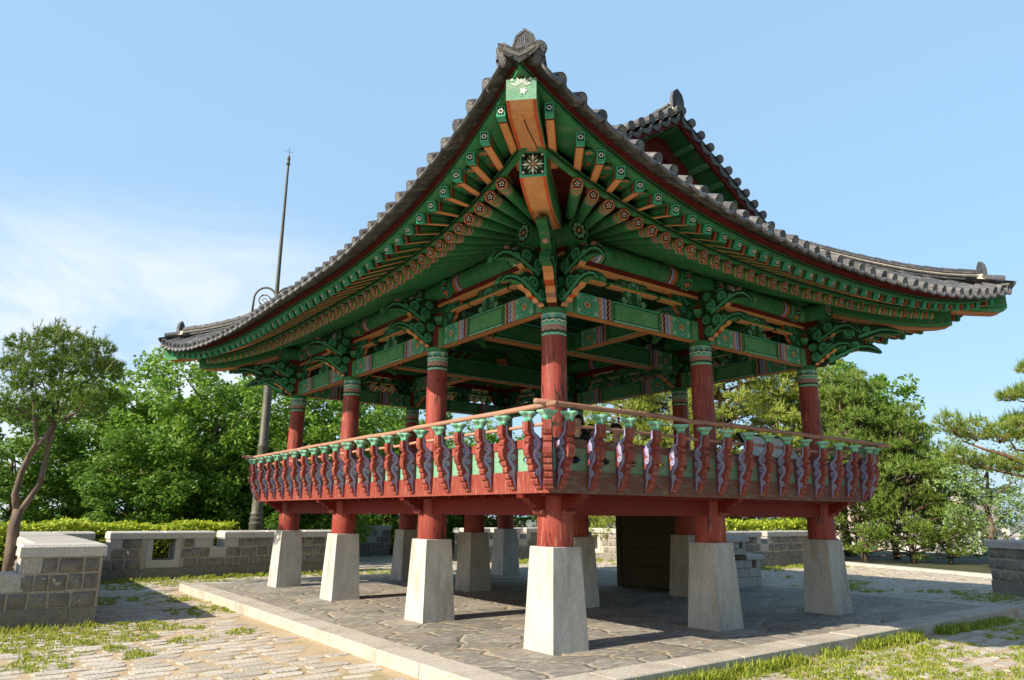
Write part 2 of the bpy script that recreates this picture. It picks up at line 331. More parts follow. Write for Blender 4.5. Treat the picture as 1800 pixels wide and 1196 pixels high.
# fascia, panels with eye-shaped holes, rails
FO = .585
nb = {0: 21, 1: 15, 2: 21, 3: 15}
def bal_pos(k):
    Ln = SIDES[k][0]; n = nb[k]; a = -.425; b = Ln+.425 if Ln < 8 else 9.70
    return [a+(b-a)*i/(n-1) for i in range(n)]
bal_s = {k: bal_pos(k) for k in range(4)}
for k in range(4):
    Ln = SIDES[k][0]; o0, o1 = FO-.05, FO
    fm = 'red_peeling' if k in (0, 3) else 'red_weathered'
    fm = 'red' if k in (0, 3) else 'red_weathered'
    def sbox(m, s0, s1, oa, ob, z0, z1, mt):
        a, b = W(k, s0, oa, z0), W(k, s1, ob, z1)
        m.box((min(a.x, b.x), min(a.y, b.y), z0), (max(a.x, b.x), max(a.y, b.y), z1), mt)
    e = FO if k in (0, 2) else FO-.052
    m = MB(); sbox(m, -e, Ln+e, o0, o1, 1.83, 2.095, fm); m.build('fascia_board', pav)
    m = MB(); sbox(m, -e-.004, Ln+e+.004, o0-.004, o1+.006, 2.372, 2.475, fm); m.build('panel_rail', pav)
    # panel: one sheet of cells, each with an eye-shaped hole, 2.5 cm thick
    m = MB(); ss = [-e]+[(bal_s[k][i]) for i in range(nb[k])]+[Ln+e]
    for i in range(len(ss)-1):
        a, b = ss[i], ss[i+1]
        if b-a < .25:
            sbox(m, a, b, o0+.006, o1-.012, 2.096, 2.371, 'green_pale'); continue
        cxm, w = (a+b)/2, (b-a)/2
        eye = []; N = 16
        for q in range(N):
            t = 2*PI*q/N; ex = .105*math.cos(t); ey = .052*math.sin(t)*(abs(math.sin(t))**.6)
            eye.append((cxm+ex, 2.232+ey))
        rect = []
        for q in range(N):
            t = 2*PI*q/N; c_, s_ = math.cos(t), math.sin(t); f = 1/max(abs(c_), abs(s_)); rect.append((cxm+w*c_*f, 2.2335+.1375*s_*f))
        Pf = [W(k, x, o1-.012, z) for x, z in rect]+[W(k, x, o1-.012, z) for x, z in eye]+[W(k, x, o1-.037, z) for x, z in eye]+[W(k, x, o1-.037, z) for x, z in rect]
        F = []
        for q in range(N):
            r2 = (q+1) % N
            F += [(q, r2, N+r2, N+q), (N+q, N+r2, 2*N+r2, 2*N+q), (2*N+q, 2*N+r2, 3*N+r2, 3*N+q)]
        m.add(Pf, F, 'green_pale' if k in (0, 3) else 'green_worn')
    m.build('panel', pav)
    # handrail and middle rail: long round poles, slightly crooked
    for (nm, o, z, rr, ext) in (('handrail', .785, 2.815, .033, .17), ('middle_rail', .700, 2.615, .021, -.02)):
        n = 22; e2 = o+ext
        zz = z+(0.03 if k in (1, 3) and nm == 'handrail' else 0.0)
        pts = [W(k, -e2+(Ln+2*e2)*i/(n-1), o+random.uniform(-.004, .004), zz+random.uniform(-.004, .004)-(.012 if i in (7, 8, 15) else 0)) for i in range(n)]
        m = MB(); m.tube(pts, [rr*random.uniform(.93, 1.06) for _ in range(n)], 10, 'pole'); m.build(nm, pav, True)

# ---- carved balusters
outer = [(.822, 2.545), (.80, 2.50), (.772, 2.478), (.785, 2.462), (.802, 2.445), (.798, 2.415), (.778, 2.402), (.80, 2.385), (.812, 2.34), (.806, 2.28), (.782, 2.235), (.752, 2.222),
         (.764, 2.205), (.758, 2.165), (.732, 2.145), (.742, 2.125), (.734, 2.085), (.705, 2.068), (.714, 2.05), (.702, 2.01), (.672, 1.992), (.678, 1.972), (.66, 1.93), (.632, 1.915), (.622, 1.882), (.588, 1.865)]
inner = [(.588, 2.40), (.60, 2.435), (.64, 2.45), (.69, 2.475), (.722, 2.53), (.732, 2.60), (.732, 2.66)]
prof = inner+[(.820, 2.66)]+outer
mb = MB(); BT = .10
mb.prism(prof, (0, 0, 0), (1, 0, 0), (0, 0, 1), (0, 1, 0), BT, 'red', edge='red')
for sg in (1, -1):
    N = (0, sg, 0); fr = ((0, 0, 0), (1, 0, 0), (0, 0, 1), N)
    S = [(.750, 2.655), (.748, 2.58), (.735, 2.52), (.695, 2.485), (.652, 2.455), (.632, 2.41), (.648, 2.36), (.69, 2.325), (.715, 2.285), (.708, 2.235), (.675, 2.195), (.642, 2.15), (.630, 2.09), (.638, 2.02), (.622, 1.95), (.600, 1.885)]
    WW = [.030, .034, .045, .052, .056, .060, .066, .068, .066, .064, .064, .060, .052, .044, .034, .012]
    mb.ribbon(S, WW, *fr, BT/2+.003, 'blue'); mb.ribbon([(a_+.008, b_) for a_, b_ in S], [w_*.66 for w_ in WW], *fr, BT/2+.006, 'lilac')
    for cx_, cz_, r_, a_, d_ in ((.690, 2.408, .046, 2.4, -1), (.655, 2.262, .040, .2, 1), (.668, 2.065, .038, 2.2, -1)):
        mb.decal(circ(cx_, cz_, r_+.006, 14), *fr, BT/2+.0045, 'blue')
        mb.ribbon(spiral(cx_, cz_, r_, a_, 1.3, 20, .15, d_), .021, *fr, BT/2+.0075, 'lilac')
me_bal = mb.mesh('baluster')
def lot(t, z): return 1+(.20 if z > .05 else .08)*math.cos(4*t)
mb = MB()
mb.lathe([(.048, 0), (.052, .03), (.060, .055), (.090, .088), (.108, .105), (.105, .118), (.07, .122)], 24, 'teal_pale', c=(.772, 0, 2.648), mod=lot,
         segm=['teal', 'teal_pale', 'green_pale', 'teal_pale', 'teal_pale', 'green_pale'])
me_cap = mb.mesh('lotus_cap', 50)
def baluster(mw):
    o = link('baluster', me_bal, pav, mw=mw); link('lotus_cap', me_cap, o)
for k in range(4):
    for s in bal_s[k]: baluster(frame(OUT[k], W(k, s, 0, 0)))
for (x, y, dx, dy) in ((0, 0, -1, -1), (0, PL, -1, 1), (PD, 0, 1, -1), (PD, PL, 1, 1)):
    v = Vector((dx, dy, 0)).normalized(); sh = FO*(math.sqrt(2)-1)
    baluster(frame(v, Vector((x, y, 0))+v*sh))

# ---- upper posts with painted heads
def capmod(t, z): return 1
segs = []
pr = [(.172, 1.95), (.170, 3.2), (.165, 3.885), (.168, 3.888), (.168, 3.925), (.168, 3.955), (.168, 3.985), (.168, 4.03), (.168, 4.06), (.168, 4.16), (.168, 4.19), (.168, 4.27), (.15, 4.275), (.14, 4.62)]
sg_ = ['red_peeling', 'red_peeling', 'black', 'teal', 'white', 'teal', 'rose', 'white', 'teal', 'teal', 'white', 'green', 'dark_red']
sg_ = ['red_peeling', 'red_peeling', 'black', 'teal_pale', 'green', 'rose', 'rose', 'teal_pale', 'teal', 'teal_pale', 'green', 'dark_red', 'dark_red']
mb = MB(); mb.lathe(pr, 28, segm=sg_)
nl = 6
for i in range(nl):     # wrapped cloud motif of the painted head
    a = 2*PI*i/nl; rr = .171
    def wr(path, w, off, mt):
        P = []; n = len(path)
        for q in range(n):
            b_ = path[max(q-1, 0)]; c_ = path[min(q+1, n-1)]; dx, dy = c_[0]-b_[0], c_[1]-b_[1]; h = math.hypot(dx, dy) or 1
            for sgn in (1, -1):
                u = path[q][0]-sgn*dy/h*w/2; v = path[q][1]+sgn*dx/h*w/2; t = a+u/rr
                P.append(((rr+off)*math.cos(t), (rr+off)*math.sin(t), v))
        mb.add(P, [(2*q, 2*q+1, 2*q+3, 2*q+2) for q in range(n-1)], mt)
    hw = PI*rr/nl
    wr([(-hw+2*hw*q/10, 4.075+.022*abs(math.sin(PI*q/5))) for q in range(11)], .018, .002, 'white')
    wr([(-hw+2*hw*q/10, 4.10+.022*abs(math.sin(PI*q/5))) for q in range(11)], .016, .0022, 'black')
    wr(spiral(-hw*.5, 4.145, .032, .6, 1.2, 16, .2), .011, .003, 'white')
    wr(spiral(hw*.5, 4.145, .032, 2.5, 1.2, 16, .2, -1), .011, .003, 'sky_blue')
    wr([(-hw+2*hw*q/10, 3.94+.014*math.sin(PI*q/5*2)) for q in range(11)], .016, .002, 'black')
me_post = mb.mesh('upper_post', 40)
PER = [(x, y) for y in YS for x in XS if x in (0, PD) or y in (0, PL)]
for i, (x, y) in enumerate(PER): link('upper_post', me_post, pav, (x, y, 0), i*1.3)

# ---- painted lintel beams between the posts
def beam_face(m, O, U, V, N, ln, h, off=.003):
    fr = (O, U, V, N)
    for sgn in (1, -1):
        O2 = Vector(O) if sgn > 0 else Vector(O)+Vector(U)*ln
        U2 = Vector(U)*sgn; f = (O2, U2, V, N)
        def rc(a, b, mt, of, z0=0., z1=1.): m.decal([(a, h*z0), (b, h*z0), (b, h*z1), (a, h*z1)], *f, of, mt)
        rc(.15, .165, 'black', off); rc(.19, .20, 'black', off); rc(.205, .61, 'teal', off)
        cx_ = .405
        m.decal(lobed(cx_, h/2, h*.46, 8, .05), *f, off+.0015, 'green_dark'); m.decal(lobed(cx_, h/2, h*.42, 8, .06), *f, off+.002, 'teal_pale')
        m.decal(lobed(cx_, h/2, h*.37, 8, .06), *f, off+.0025, 'black'); m.decal(lobed(cx_, h/2, h*.34, 8, .07), *f, off+.003, 'teal')
        m.decal(lobed(cx_, h/2, h*.25, 8, .06), *f, off+.0035, 'black'); m.decal(lobed(cx_, h/2, h*.22, 8, .08), *f, off+.004, 'green_pale')
        m.decal(lobed(cx_, h/2, h*.125, 4, .30, a0=0), *f, off+.0045, 'tan'); m.decal(lobed(cx_, h/2, h*.085, 4, .45), *f, off+.005, 'orange'); m.decal(circ(cx_, h/2, h*.03, 8), *f, off+.0055, 'black')
        for sx in (-1, 1):
            for sy in (-1, 1): m.ribbon(spiral(cx_+sx*.16, h/2+sy*h*.33, h*.10, 0, 1.2, 12, .3, sx*sy), h*.028, *f, off+.003, 'white')
        def wavy(a, b, mt, of):
            nq = 9; L1 = [(a+.014*(1 if q % 2 else -1), h*q/(nq-1)) for q in range(nq)]; R1 = [(b+.014*(1 if q % 2 else -1), h*q/(nq-1)) for q in range(nq)]
            O_, U_, V_, N_ = [Vector(x) for x in f]
            P = []
            for q in range(nq): P += [O_+U_*L1[q][0]+V_*L1[q][1]+N_*of, O_+U_*R1[q][0]+V_*R1[q][1]+N_*of]
            m.add(P, [(2*q, 2*q+1, 2*q+3, 2*q+2) for q in range(nq-1)], mt)
        wavy(.61, .70, 'rose', off); wavy(.685, .695, 'white', off+.001); wavy(.70, .765, 'sky_blue', off); wavy(.73, .745, 'blue', off+.001); wavy(.765, .775, 'white', off+.001)
        wavy(.775, .825, 'dark_red', off); wavy(.825, .86, 'rose', off); wavy(.86, .90, 'green', off); wavy(.90, .91, 'black', off+.001)
        rc(.93, .945, 'black', off+.002, .12, .88)
    for z_ in (.10, .87): m.decal([(.93, h*z_), (ln-.93, h*z_), (ln-.93, h*(z_+.035)), (.93, h*(z_+.035))], *fr, off+.0015, 'black')
    m.decal([(.93, h*.02), (ln-.93, h*.02), (ln-.93, h*.085), (.93, h*.085)], *fr, off, 'teal_pale')
    m.decal([(.93, h*.92), (ln-.93, h*.92), (ln-.93, h*.99), (.93, h*.99)], *fr, off, 'teal')
LZ0, LZ1, LT = 4.262, 4.575, .17
def lintel(k, i):
    Ln, st = SIDES[k]; s0, s1 = st[i]+.13, st[i+1]-.13; m = MB()
    a, b = W(k, s0, LT/2, LZ0), W(k, s1, -LT/2, LZ1)
    lo_ = (min(a.x, b.x), min(a.y, b.y), LZ0); hi_ = (max(a.x, b.x), max(a.y, b.y), LZ1)
    m.box(lo_, hi_, {'*': 'green_panel', 'z-': 'tan', 'z+': 'green_dark'})
    ln = s1-s0
    beam_face(m, W(k, s0, LT/2, LZ0), ALO[k], UZ, OUT[k], ln, LZ1-LZ0)
    beam_face(m, W(k, s0, -LT/2, LZ0), ALO[k], UZ, -OUT[k], ln, LZ1-LZ0)
    # dark red hairlines along the edges of the orange underside
    for oo in (LT/2-.012, -LT/2+.0):
        p = [W(k, s0, oo, LZ0-.002), W(k, s1, oo, LZ0-.002), W(k, s1, oo+.012, LZ0-.002), W(k, s0, oo+.012, LZ0-.002)]; m.poly(p, 'dark_red')
    m.build('lintel_beam', pav)
for k in range(4):
    for i in range(len(SIDES[k][1])-1): lintel(k, i)

# ---- bracket boards, purlins and flower struts
def purlin(k):
    Ln, st = SIDES[k]; m = MB(); r = .172; zc = 5.25
    cuts = [(-.52, 'green')]
    for i in range(len(st)-1):
        a, b = st[i], st[i+1]
        for (x, mt) in ((a+.22, 'green'), (a+.58, 'green_dark'), (a+.62, 'green'), (a+.66, 'orange'), (a+.73, 'sky_blue'), (a+.78, 'white'), (a+.79, 'dark_red'), (a+.84, 'green_panel'), (a+.87, 'black'),
                        (b-.88, 'green'), (b-.87, 'black'), (b-.84, 'green_panel'), (b-.79, 'dark_red'), (b-.78, 'white'), (b-.73, 'sky_blue'), (b-.66, 'orange'), (b-.62, 'green'), (b-.58, 'green_dark')): cuts.append((x, mt))
    cuts.append((Ln+.52, 'green_panel'))
    xs = [c[0] for c in cuts]; mats = [c[1] for c in cuts[1:]]
    m.tube([W(k, x, 0, zc) for x in xs], r, 12, segm=mats)
    # flower medallions beside every post, facing out and down
    for s in st:
        for sg in (1, -1):
            cs = s+sg*.40
            if cs < -.6 or cs > Ln+.6 or (s == 0 and sg < 0) or (s == st[-1] and sg > 0): continue
            for ang in (0, -.75):
                n_ = OUT[k]*math.cos(ang)+UZ*math.sin(ang); v_ = UZ*math.cos(ang)-OUT[k]*math.sin(ang)
                O = W(k, cs, 0, zc)+n_*r*.985
                fr = (O, ALO[k], v_, n_)
                sc = 1 if ang else .8
                m.decal(lobed(0, 0, .125*sc, 8, .08), *fr, .004, 'black'); m.decal(lobed(0, 0, .11*sc, 8, .08), *fr, .006, 'teal'); m.decal(lobed(0, 0, .085*sc, 8, .08), *fr, .008, 'green_dark')
                m.decal(lobed(0, 0, .05*sc, 4, .3), *fr, .010, 'tan'); m.decal(lobed(0, 0, .035*sc, 4, .4), *fr, .012, 'orange')
    # rosettes on the free ends
    for s, sg in ((-.52, -1), (Ln+.52, 1)):
        fr = (W(k, s, 0, zc), OUT[k], UZ, ALO[k]*sg)
        m.decal(circ(0, 0, .165, 16), *fr, .003, 'green'); m.decal(circ(0, 0, .14, 16), *fr, .005, 'black')
        for q in range(8): m.decal(circ(.085*math.cos(q*PI/4), .085*math.sin(q*PI/4), .032, 8), *fr, .007, 'green_pale')
        m.decal(circ(0, 0, .03, 8), *fr, .007, 'tan')
    m.build('purlin', pav, 35)
    # support board below the purlin: orange lower edge
    m = MB()
    for (o0, o1, z0, z1, e_) in ((-.065, .065, 4.965, 5.09, .30), (-.05, .05, 4.80, 4.862, -.5)):
        if e_ > 0:
            a, b = W(k, -e_, o0, z0), W(k, Ln+e_, o1, z1)
            m.box((min(a.x, b.x), min(a.y, b.y), z0), (max(a.x, b.x), max(a.y, b.y), z1), {'*': 'dark_red', 'z-': 'tan'})
            p = [W(k, -e_, o1+.003, z0), W(k, Ln+e_, o1+.003, z0), W(k, Ln+e_, o1+.003, z0+.045), W(k, -e_, o1+.003, z0+.045)]; m.poly(p, 'tan')
        else:
            for i in range(len(st)-1):
                mid = (st[i]+st[i+1])/2
                for s0, s1 in ((st[i]+.45, st[i]+.95), (st[i+1]-.95, st[i+1]-.45), (mid-.5, mid+.5)):
                    a, b = W(k, s0, o0, z0), W(k, s1, o1, z1)
                    m.box((min(a.x, b.x), min(a.y, b.y), z0), (max(a.x, b.x), max(a.y, b.y), z1), {'*': 'green', 'z-': 'tan'})
                    m.poly([W(k, s0, o1+.003, z0), W(k, s1, o1+.003, z0), W(k, s1, o1+.003, z0+.03), W(k, s0, o1+.003, z0+.03)], 'tan')
    m.build('purlin_support', pav)
for k in range(4): purlin(k)

def scroll(m, fr, th, cx_, cy_, r_, a_, sg, w=.03, turns=1.35):
    O, U, V, N = [Vector(x) for x in fr]
    for s_ in (1, -1):
        f = (O, U, V, N*s_)
        m.decal(circ(cx_, cy_, r_*1.2, 18), *f, th/2+.003, 'green'); m.ribbon(spiral(cx_, cy_, r_, a_, turns, 22, .14, sg), w*1.75, *f, th/2+.005, 'black'); m.ribbon(spiral(cx_, cy_, r_, a_, turns, 22, .14, sg), w*1.35, *f, th/2+.010, 'scroll')
        m.ribbon(spiral(cx_, cy_, r_*1.02, a_, turns*.6, 14, .5, sg), w*.22, *f, th/2+.0105, 'teal_pale')
def stream(m, fr, th, path, w):
    O, U, V, N = [Vector(x) for x in fr]
    for s_ in (1, -1):
        f = (O, U, V, N*s_); ww = [w*(1-.75*i/(len(path)-1)) for i in range(len(path))]
        m.ribbon(path, [x*1.45 for x in ww], *f, th/2+.005, 'black'); m.ribbon(path, [x*1.15 for x in ww], *f, th/2+.012, 'scroll'); m.ribbon([(a, b+w*.2) for a, b in path], [x*.16 for x in ww], *f, th/2+.0135, 'teal_pale')
def arm_lower():
    m = MB(); th = .11; fr = ((0, 0, 4.272), (1, 0, 0), (0, 0, 1), (0, 1, 0))
    bot = [(.11, 0), (.21, 0), (.235, .035), (.31, .045), (.34, .095), (.42, .11), (.455, .165), (.55, .19), (.60, .235), (.68, .262), (.77, .262), (.86, .235), (.96, .165)]
    top = [(.955, .205), (.90, .285), (.82, .335), (.72, .35), (.64, .345), (.58, .36), (.54, .415), (.47, .43), (.42, .385), (.36, .42), (.30, .47), (.22, .45), (.11, .46)]
    n = len(bot); ed = ['tan']*8+['green']*(n-8)+['green']*(len(top))
    ed[2] = 'rose'; ed[4] = 'orange'; ed[0] = 'dark_red'
    m.prism(bot+top, *fr, th, 'bracket_dark', edge=ed)
    scroll(m, fr, th, .235, .14, .075, 1.2, -1, .028); scroll(m, fr, th, .40, .29, .085, -.6, 1, .03); scroll(m, fr, th, .20, .33, .07, 2.4, 1, .026); scroll(m, fr, th, .54, .28, .06, 3.5, -1, .022)
    stream(m, fr, th, [(.26, .065), (.36, .13), (.48, .205), (.58, .27), (.68, .305), (.77, .305), (.86, .275), (.95, .18)], .055)
    return m
def arm_upper():
    m = MB(); th = .11; fr = ((0, 0, 4.655), (1, 0, 0), (0, 0, 1), (0, 1, 0))
    bot = [(.10, -.03), (.27, -.03), (.31, .02), (.40, .03), (.44, .08), (.55, .09), (.60, .14), (.72, .165), (.84, .16), (.95, .13), (1.07, .05)]
    top = [(1.06, .12), (1.0, .205), (.90, .265), (.78, .285), (.68, .29), (.64, .34), (.54, .38), (.45, .34), (.38, .36), (.30, .42), (.10, .42)]
    n = len(bot); ed = ['tan']*6+['green']*(n-6)+['green']*len(top); ed[2] = 'rose'; ed[0] = 'dark_red'
    m.prism(bot+top, *fr, th, 'bracket_dark', edge=ed)
    scroll(m, fr, th, .30, .16, .085, 1.5, -1, .03); scroll(m, fr, th, .51, .26, .08, -.6, 1, .028); scroll(m, fr, th, .24, .32, .065, 2.6, 1, .024); scroll(m, fr, th, .68, .22, .045, 3.3, -1, .018)
    stream(m, fr, th, [(.30, .03), (.42, .085), (.55, .15), (.68, .21), (.80, .235), (.90, .22), (.98, .165), (1.06, .07)], .055)
    # small red boss on the snout
    return m
me_al = arm_lower().mesh('lower_bracket_arm'); me_au = arm_upper().mesh('upper_bracket_arm')
mb = MB(); mb.lathe([(.10, 4.62), (.10, 4.67), (.17, 4.73), (.175, 4.80), (.14, 4.80), (.14, 5.0)], 4, segm=['dark_red', 'green', 'green_panel', 'dark_red', 'dark_red'])
for s_ in range(4):
    a = s_*PI/2
    U = Vector((-math.sin(a), math.cos(a), 0)); N = Vector((math.cos(a), math.sin(a), 0))
    mb.prism([(-.42, 0), (-.36, -.06), (-.2, -.09), (.2, -.09), (.36, -.06), (.42, 0)], Vector((0, 0, 4.955))+N*.02, U, UZ, N, .09, 'green_dark', edge='green')
me_ax = mb.mesh('bracket_block')
mb = MB()
mb.lathe([(.0, 0), (.034, .012), (.042, .04), (.034, .068), (0, .08)], 10, 'rose', c=(0, 0, 0)); me_boss = mb.mesh('boss', True)
# diagonal snout of the corner posts: narrow, upright, with a peeling orange belly
def snout():
    m = MB(); fr = ((0, 0, 0), (1, 0, 0), (0, 0, 1), (0, 1, 0))
    bot = [(.15, 4.275), (.34, 4.275), (.38, 4.33), (.50, 4.36), (.56, 4.43), (.72, 4.46), (.80, 4.53), (.95, 4.56), (1.12, 4.545), (1.33, 4.50)]
    top = [(1.30, 4.56), (1.18, 4.66), (1.05, 4.69), (1.0, 4.74), (1.15, 4.80), (1.32, 4.86), (1.52, 4.85), (1.72, 4.84), (1.62, 4.93), (1.45, 5.0), (1.2, 5.03), (.15, 5.03)]
    ed = ['tan']*7+['green']*3+['green']*12
    ed[2] = 'rose'; ed[4] = 'orange'; ed[0] = 'dark_red'
    m.prism(bot+top, *fr, .13, 'bracket_dark', edge=ed)
    scroll(m, fr, .13, .42, 4.47, .08, 1.2, -1, .03); scroll(m, fr, .13, .60, 4.63, .09, -.6, 1, .03); scroll(m, fr, .13, .88, 4.64, .07, 3.3, -1, .026); scroll(m, fr, .13, .40, 4.82, .10, 1.2, -1, .035); scroll(m, fr, .13, .78, 4.88, .09, -.6, 1, .03); scroll(m, fr, .13, 1.1, 4.93, .06, 3.2, -1, .024)
    stream(m, fr, .13, [(.40, 4.35), (.58, 4.45), (.78, 4.55), (.95, 4.62), (1.1, 4.62), (1.3, 4.53)], .06)
    stream(m, fr, .13, [(.95, 4.80), (1.15, 4.87), (1.35, 4.93), (1.52, 4.92), (1.69, 4.86)], .05)
    return m
me_sn = snout().mesh('corner_bracket_arm')
def bracket(x, y, dirs, diag):
    core = link('bracket', me_ax, pav, (x, y, 0))
    for d in dirs:
        mw = frame(d, (0, 0, 0)); link('lower_arm', me_al, core, mw=mw); link('upper_arm', me_au, core, mw=mw)
        b = link('boss', me_boss, core, mw=frame(d, Vector(d)*.80+Vector((0, 0, 4.93))))
    if diag is not None:
        link('corner_arm', me_sn, core, mw=frame(diag, (0, 0, 0)))
        link('boss', me_boss, core, mw=frame(diag, Vector(diag)*1.18+Vector((0, 0, 4.765))))
for (x, y) in PER:
    dirs = []
    if x == 0: dirs.append(OUT[0])
    if y == 0: dirs.append(OUT[1])
    if x == PD: dirs.append(OUT[2])
    if y == PL: dirs.append(OUT[3])
    # inward arms
    dg = None
    if len(dirs) == 2: dg = (dirs[0]+dirs[1]).normalized()
    elif len(dirs) == 1: dirs.append(-dirs[0])
    bracket(x, y, dirs, dg)
# flower strut: pierced scroll board standing on each lintel
def strut_mesh():
    m = MB(); h0, h1 = 4.576, 4.965; th = .07; fr = ((0, 0, 0), (0, 1, 0), (0, 0, 1), (1, 0, 0)); H = h1-h0
    half = [(.20, 0), (.27, .05), (.25, .10), (.185, .135), (.155, .19), (.18, .25), (.25, .29), (.30, .34), (.28, H)]
    pl = [(a, h0+b) for a, b in half]+[(-a, h0+b) for a, b in reversed(half)]
    m.prism(pl, *fr, th, 'green_dark', edge='green')
    for sx in (1, -1):
        for (a, b, r_, a0, g) in ((.20, .06, .05, 0, 1), (.09, .08, .055, 2, -1), (.10, .18, .05, -1, 1), (.20, .30, .055, 3, -1), (.08, .29, .05, 1, 1)):
            O, U, V, N = [Vector(q) for q in fr]
            for s_ in (1, -1):
                f = (O, U, V, N*s_); sp = spiral(sx*a, h0+b, r_, (a0 if sx > 0 else PI-a0), 1.3, 18, .15, g*sx)
                m.ribbon(sp, .03, *f, th/2+.003, 'black'); m.ribbon(sp, .017, *f, th/2+.006, 'teal_pale' if r_ < .055 else 'green_panel')
    for s_ in (1, -1):
        f = (Vector((0, 0, 0)), Vector((0, 1, 0)), UZ, Vector((s_, 0, 0)))
        m.decal([(-.05, h0+.30), (.05, h0+.30), (.07, h0+H-.01), (-.07, h0+H-.01)], *f, th/2+.007, 'black'); m.decal([(-.035, h0+.31), (.035, h0+.31), (.052, h0+H-.02), (-.052, h0+H-.02)], *f, th/2+.008, 'teal')
    return m
me_st = strut_mesh().mesh('flower_strut')
for k in range(4):
    st = SIDES[k][1]
    for i in range(len(st)-1): link('flower_strut', me_st, pav, mw=frame(OUT[k], W(k, (st[i]+st[i+1])/2, 0, 0)))
# small scalloped brackets leaning in from the posts above each lintel
mb = MB(); pl = [(0, 4.576), (.40, 4.576), (.47, 4.62), (.50, 4.68), (.56, 4.72), (.58, 4.78), (.66, 4.82), (.68, 4.965), (0, 4.965)]
mb.prism(pl, (0, 0, 0), (1, 0, 0), (0, 0, 1), (0, 1, 0), .055, 'green_dark', edge=['green', 'tan', 'orange', 'tan', 'orange', 'tan', 'orange', 'green', 'green'])
for s_ in (1, -1):
    f = (Vector((0, 0, 0)), Vector((1, 0, 0)), UZ, Vector((0, s_, 0)))
    for (a, b, r_, g) in ((.27, 4.67, .06, 1), (.40, 4.76, .06, -1), (.50, 4.88, .06, 1), (.32, 4.88, .05, -1)):
        m_ = spiral(a, b, r_, 1, 1.3, 18, .15, g); mb.ribbon(m_, .032, *f, .031, 'black'); mb.ribbon(m_, .019, *f, .034, 'teal')
me_sp = mb.mesh('spandrel')
for k in range(4):
    st = SIDES[k][1]
    for s in st:
        for sg in (1, -1):
            if (s == 0 and sg < 0) or (s == st[-1] and sg > 0): continue
            link('spandrel', me_sp, pav, mw=frame(ALO[k]*sg, W(k, s, 0, 0)))

# ---- inner beams and ceiling
def inner_beam(a, b, w, z0, z1):
    m = beam_between(a, b, w, z0, z1, ['tan', 'green_dark', 'green', 'green', 'green', 'green'])
    a, b = Vector(a), Vector(b); d = (b-a).normalized(); n = Vector((-d.y, d.x, 0)); ln = (b-a).length
    for s_ in (1, -1):
        beam_face(m, Vector((a.x, a.y, z0))+n*s_*w/2, d, UZ, n*s_, ln, z1-z0)
    m.build('inner_beam', pav)
for y in YS[1:3]: inner_beam((.15, y, 0), (PD-.15, y, 0), .26, 4.60, 4.98)
for y0, y1 in ((.15, 2.87), (6.47, PL-.15)): inner_beam((XS[1], y0, 0), (XS[1], y1, 0), .22, 4.66, 4.98)
m = MB(); m.box((.75, .75, 5.80), (PD-.75, PL-.75, 5.84), 'green_dark')
for i in range(9): m.box((.78, 1.0+i*.9, 5.72), (PD-.78, 1.07+i*.9, 5.799), 'green')
m.build('ceiling', pav)
# ------------------------------------------------------------------ rafters
FAN = 1.6
def fan_dir(s, o, Ln):     # inward plan direction (ds, dd) of a rafter whose end lies at (s, o)
    if s < FAN: v = (FAN-s, FAN+o)
    elif s > Ln-FAN: v = (Ln-FAN-s, FAN+o)
    else: v = (0., 1.)
    h = math.hypot(*v); return v[0]/h, v[1]/h
def rafter_geo(k, s):
    Ln = SIDES[k][0]; c = cd(s, Ln, OBC); o, z = eB(c); o -= .02; z -= .078
    ds, dd = fan_dir(s, o, Ln); t0 = o/dd; e = clamp(1-c/5.6)
    sl = (5.492+.16*e**2-z)/t0
    return o, z, ds, dd, sl
mb = MB(); LR = 3.1
xs = [0, .025, .045, .075, .115, .14, .165, .19, .215, .24, .27, LR]
rs = [.068, .072, .073, .073, .073, .073, .073, .073, .073, .073, .073, .072]
mb.tube([(x, 0, 0) for x in xs], rs, 12, segm=['green', 'tan', 'green', 'green_panel', 'orange', 'rose', 'lilac', 'dark_red', 'tan', 'green_panel', 'green'])
fr = ((0, 0, 0), (0, 1, 0), (0, 0, 1), (-1, 0, 0))
mb.decal(circ(0, 0, .068, 12), *fr, .003, 'orange'); mb.decal(circ(0, 0, .058, 12), *fr, .0045, 'rose')
mb.decal([((.056 if q % 2 == 0 else .043)*math.sin(q*PI/5), (.056 if q % 2 == 0 else .043)*math.cos(q*PI/5)) for q in range(10)], *fr, .006, 'black')
for q in range(5): mb.decal(circ(.023*math.sin(q*2*PI/5), .023*math.cos(q*2*PI/5), .0085, 7), *fr, .0075, 'white')
mb.decal(circ(0, 0, .009, 7), *fr, .009, 'tan')
me_raf = mb.mesh('rafter', 35)
mb = MB(); LF = 1.15; w2, h2 = .043, .056
mb.box((0, -w2, -h2), (LF, w2, h2), {'*': 'green', 'x-': 'teal'})
mb.decal([(-w2*.72, -h2*.72), (w2*.72, -h2*.72), (w2*.72, h2*.72), (-w2*.72, h2*.72)], *fr, .002, 'black')
for q in range(6): mb.decal(circ(.020*math.cos(q*PI/3), .020*math.sin(q*PI/3), .0088, 6), *fr, .004, 'white')
bf = ((0, 0, -h2), (1, 0, 0), (0, 1, 0), (0, 0, -1))
mb.decal([(.13, -w2*.8), (LF, -w2*.8), (LF, w2*.8), (.13, w2*.8)], *bf, .0035, 'tan')
for a, b, q in ((.0, .10, 'teal'), (.10, .13, 'dark_red')): mb.decal([(a, -w2), (b, -w2), (b, w2), (a, w2)], *bf, .003, q)
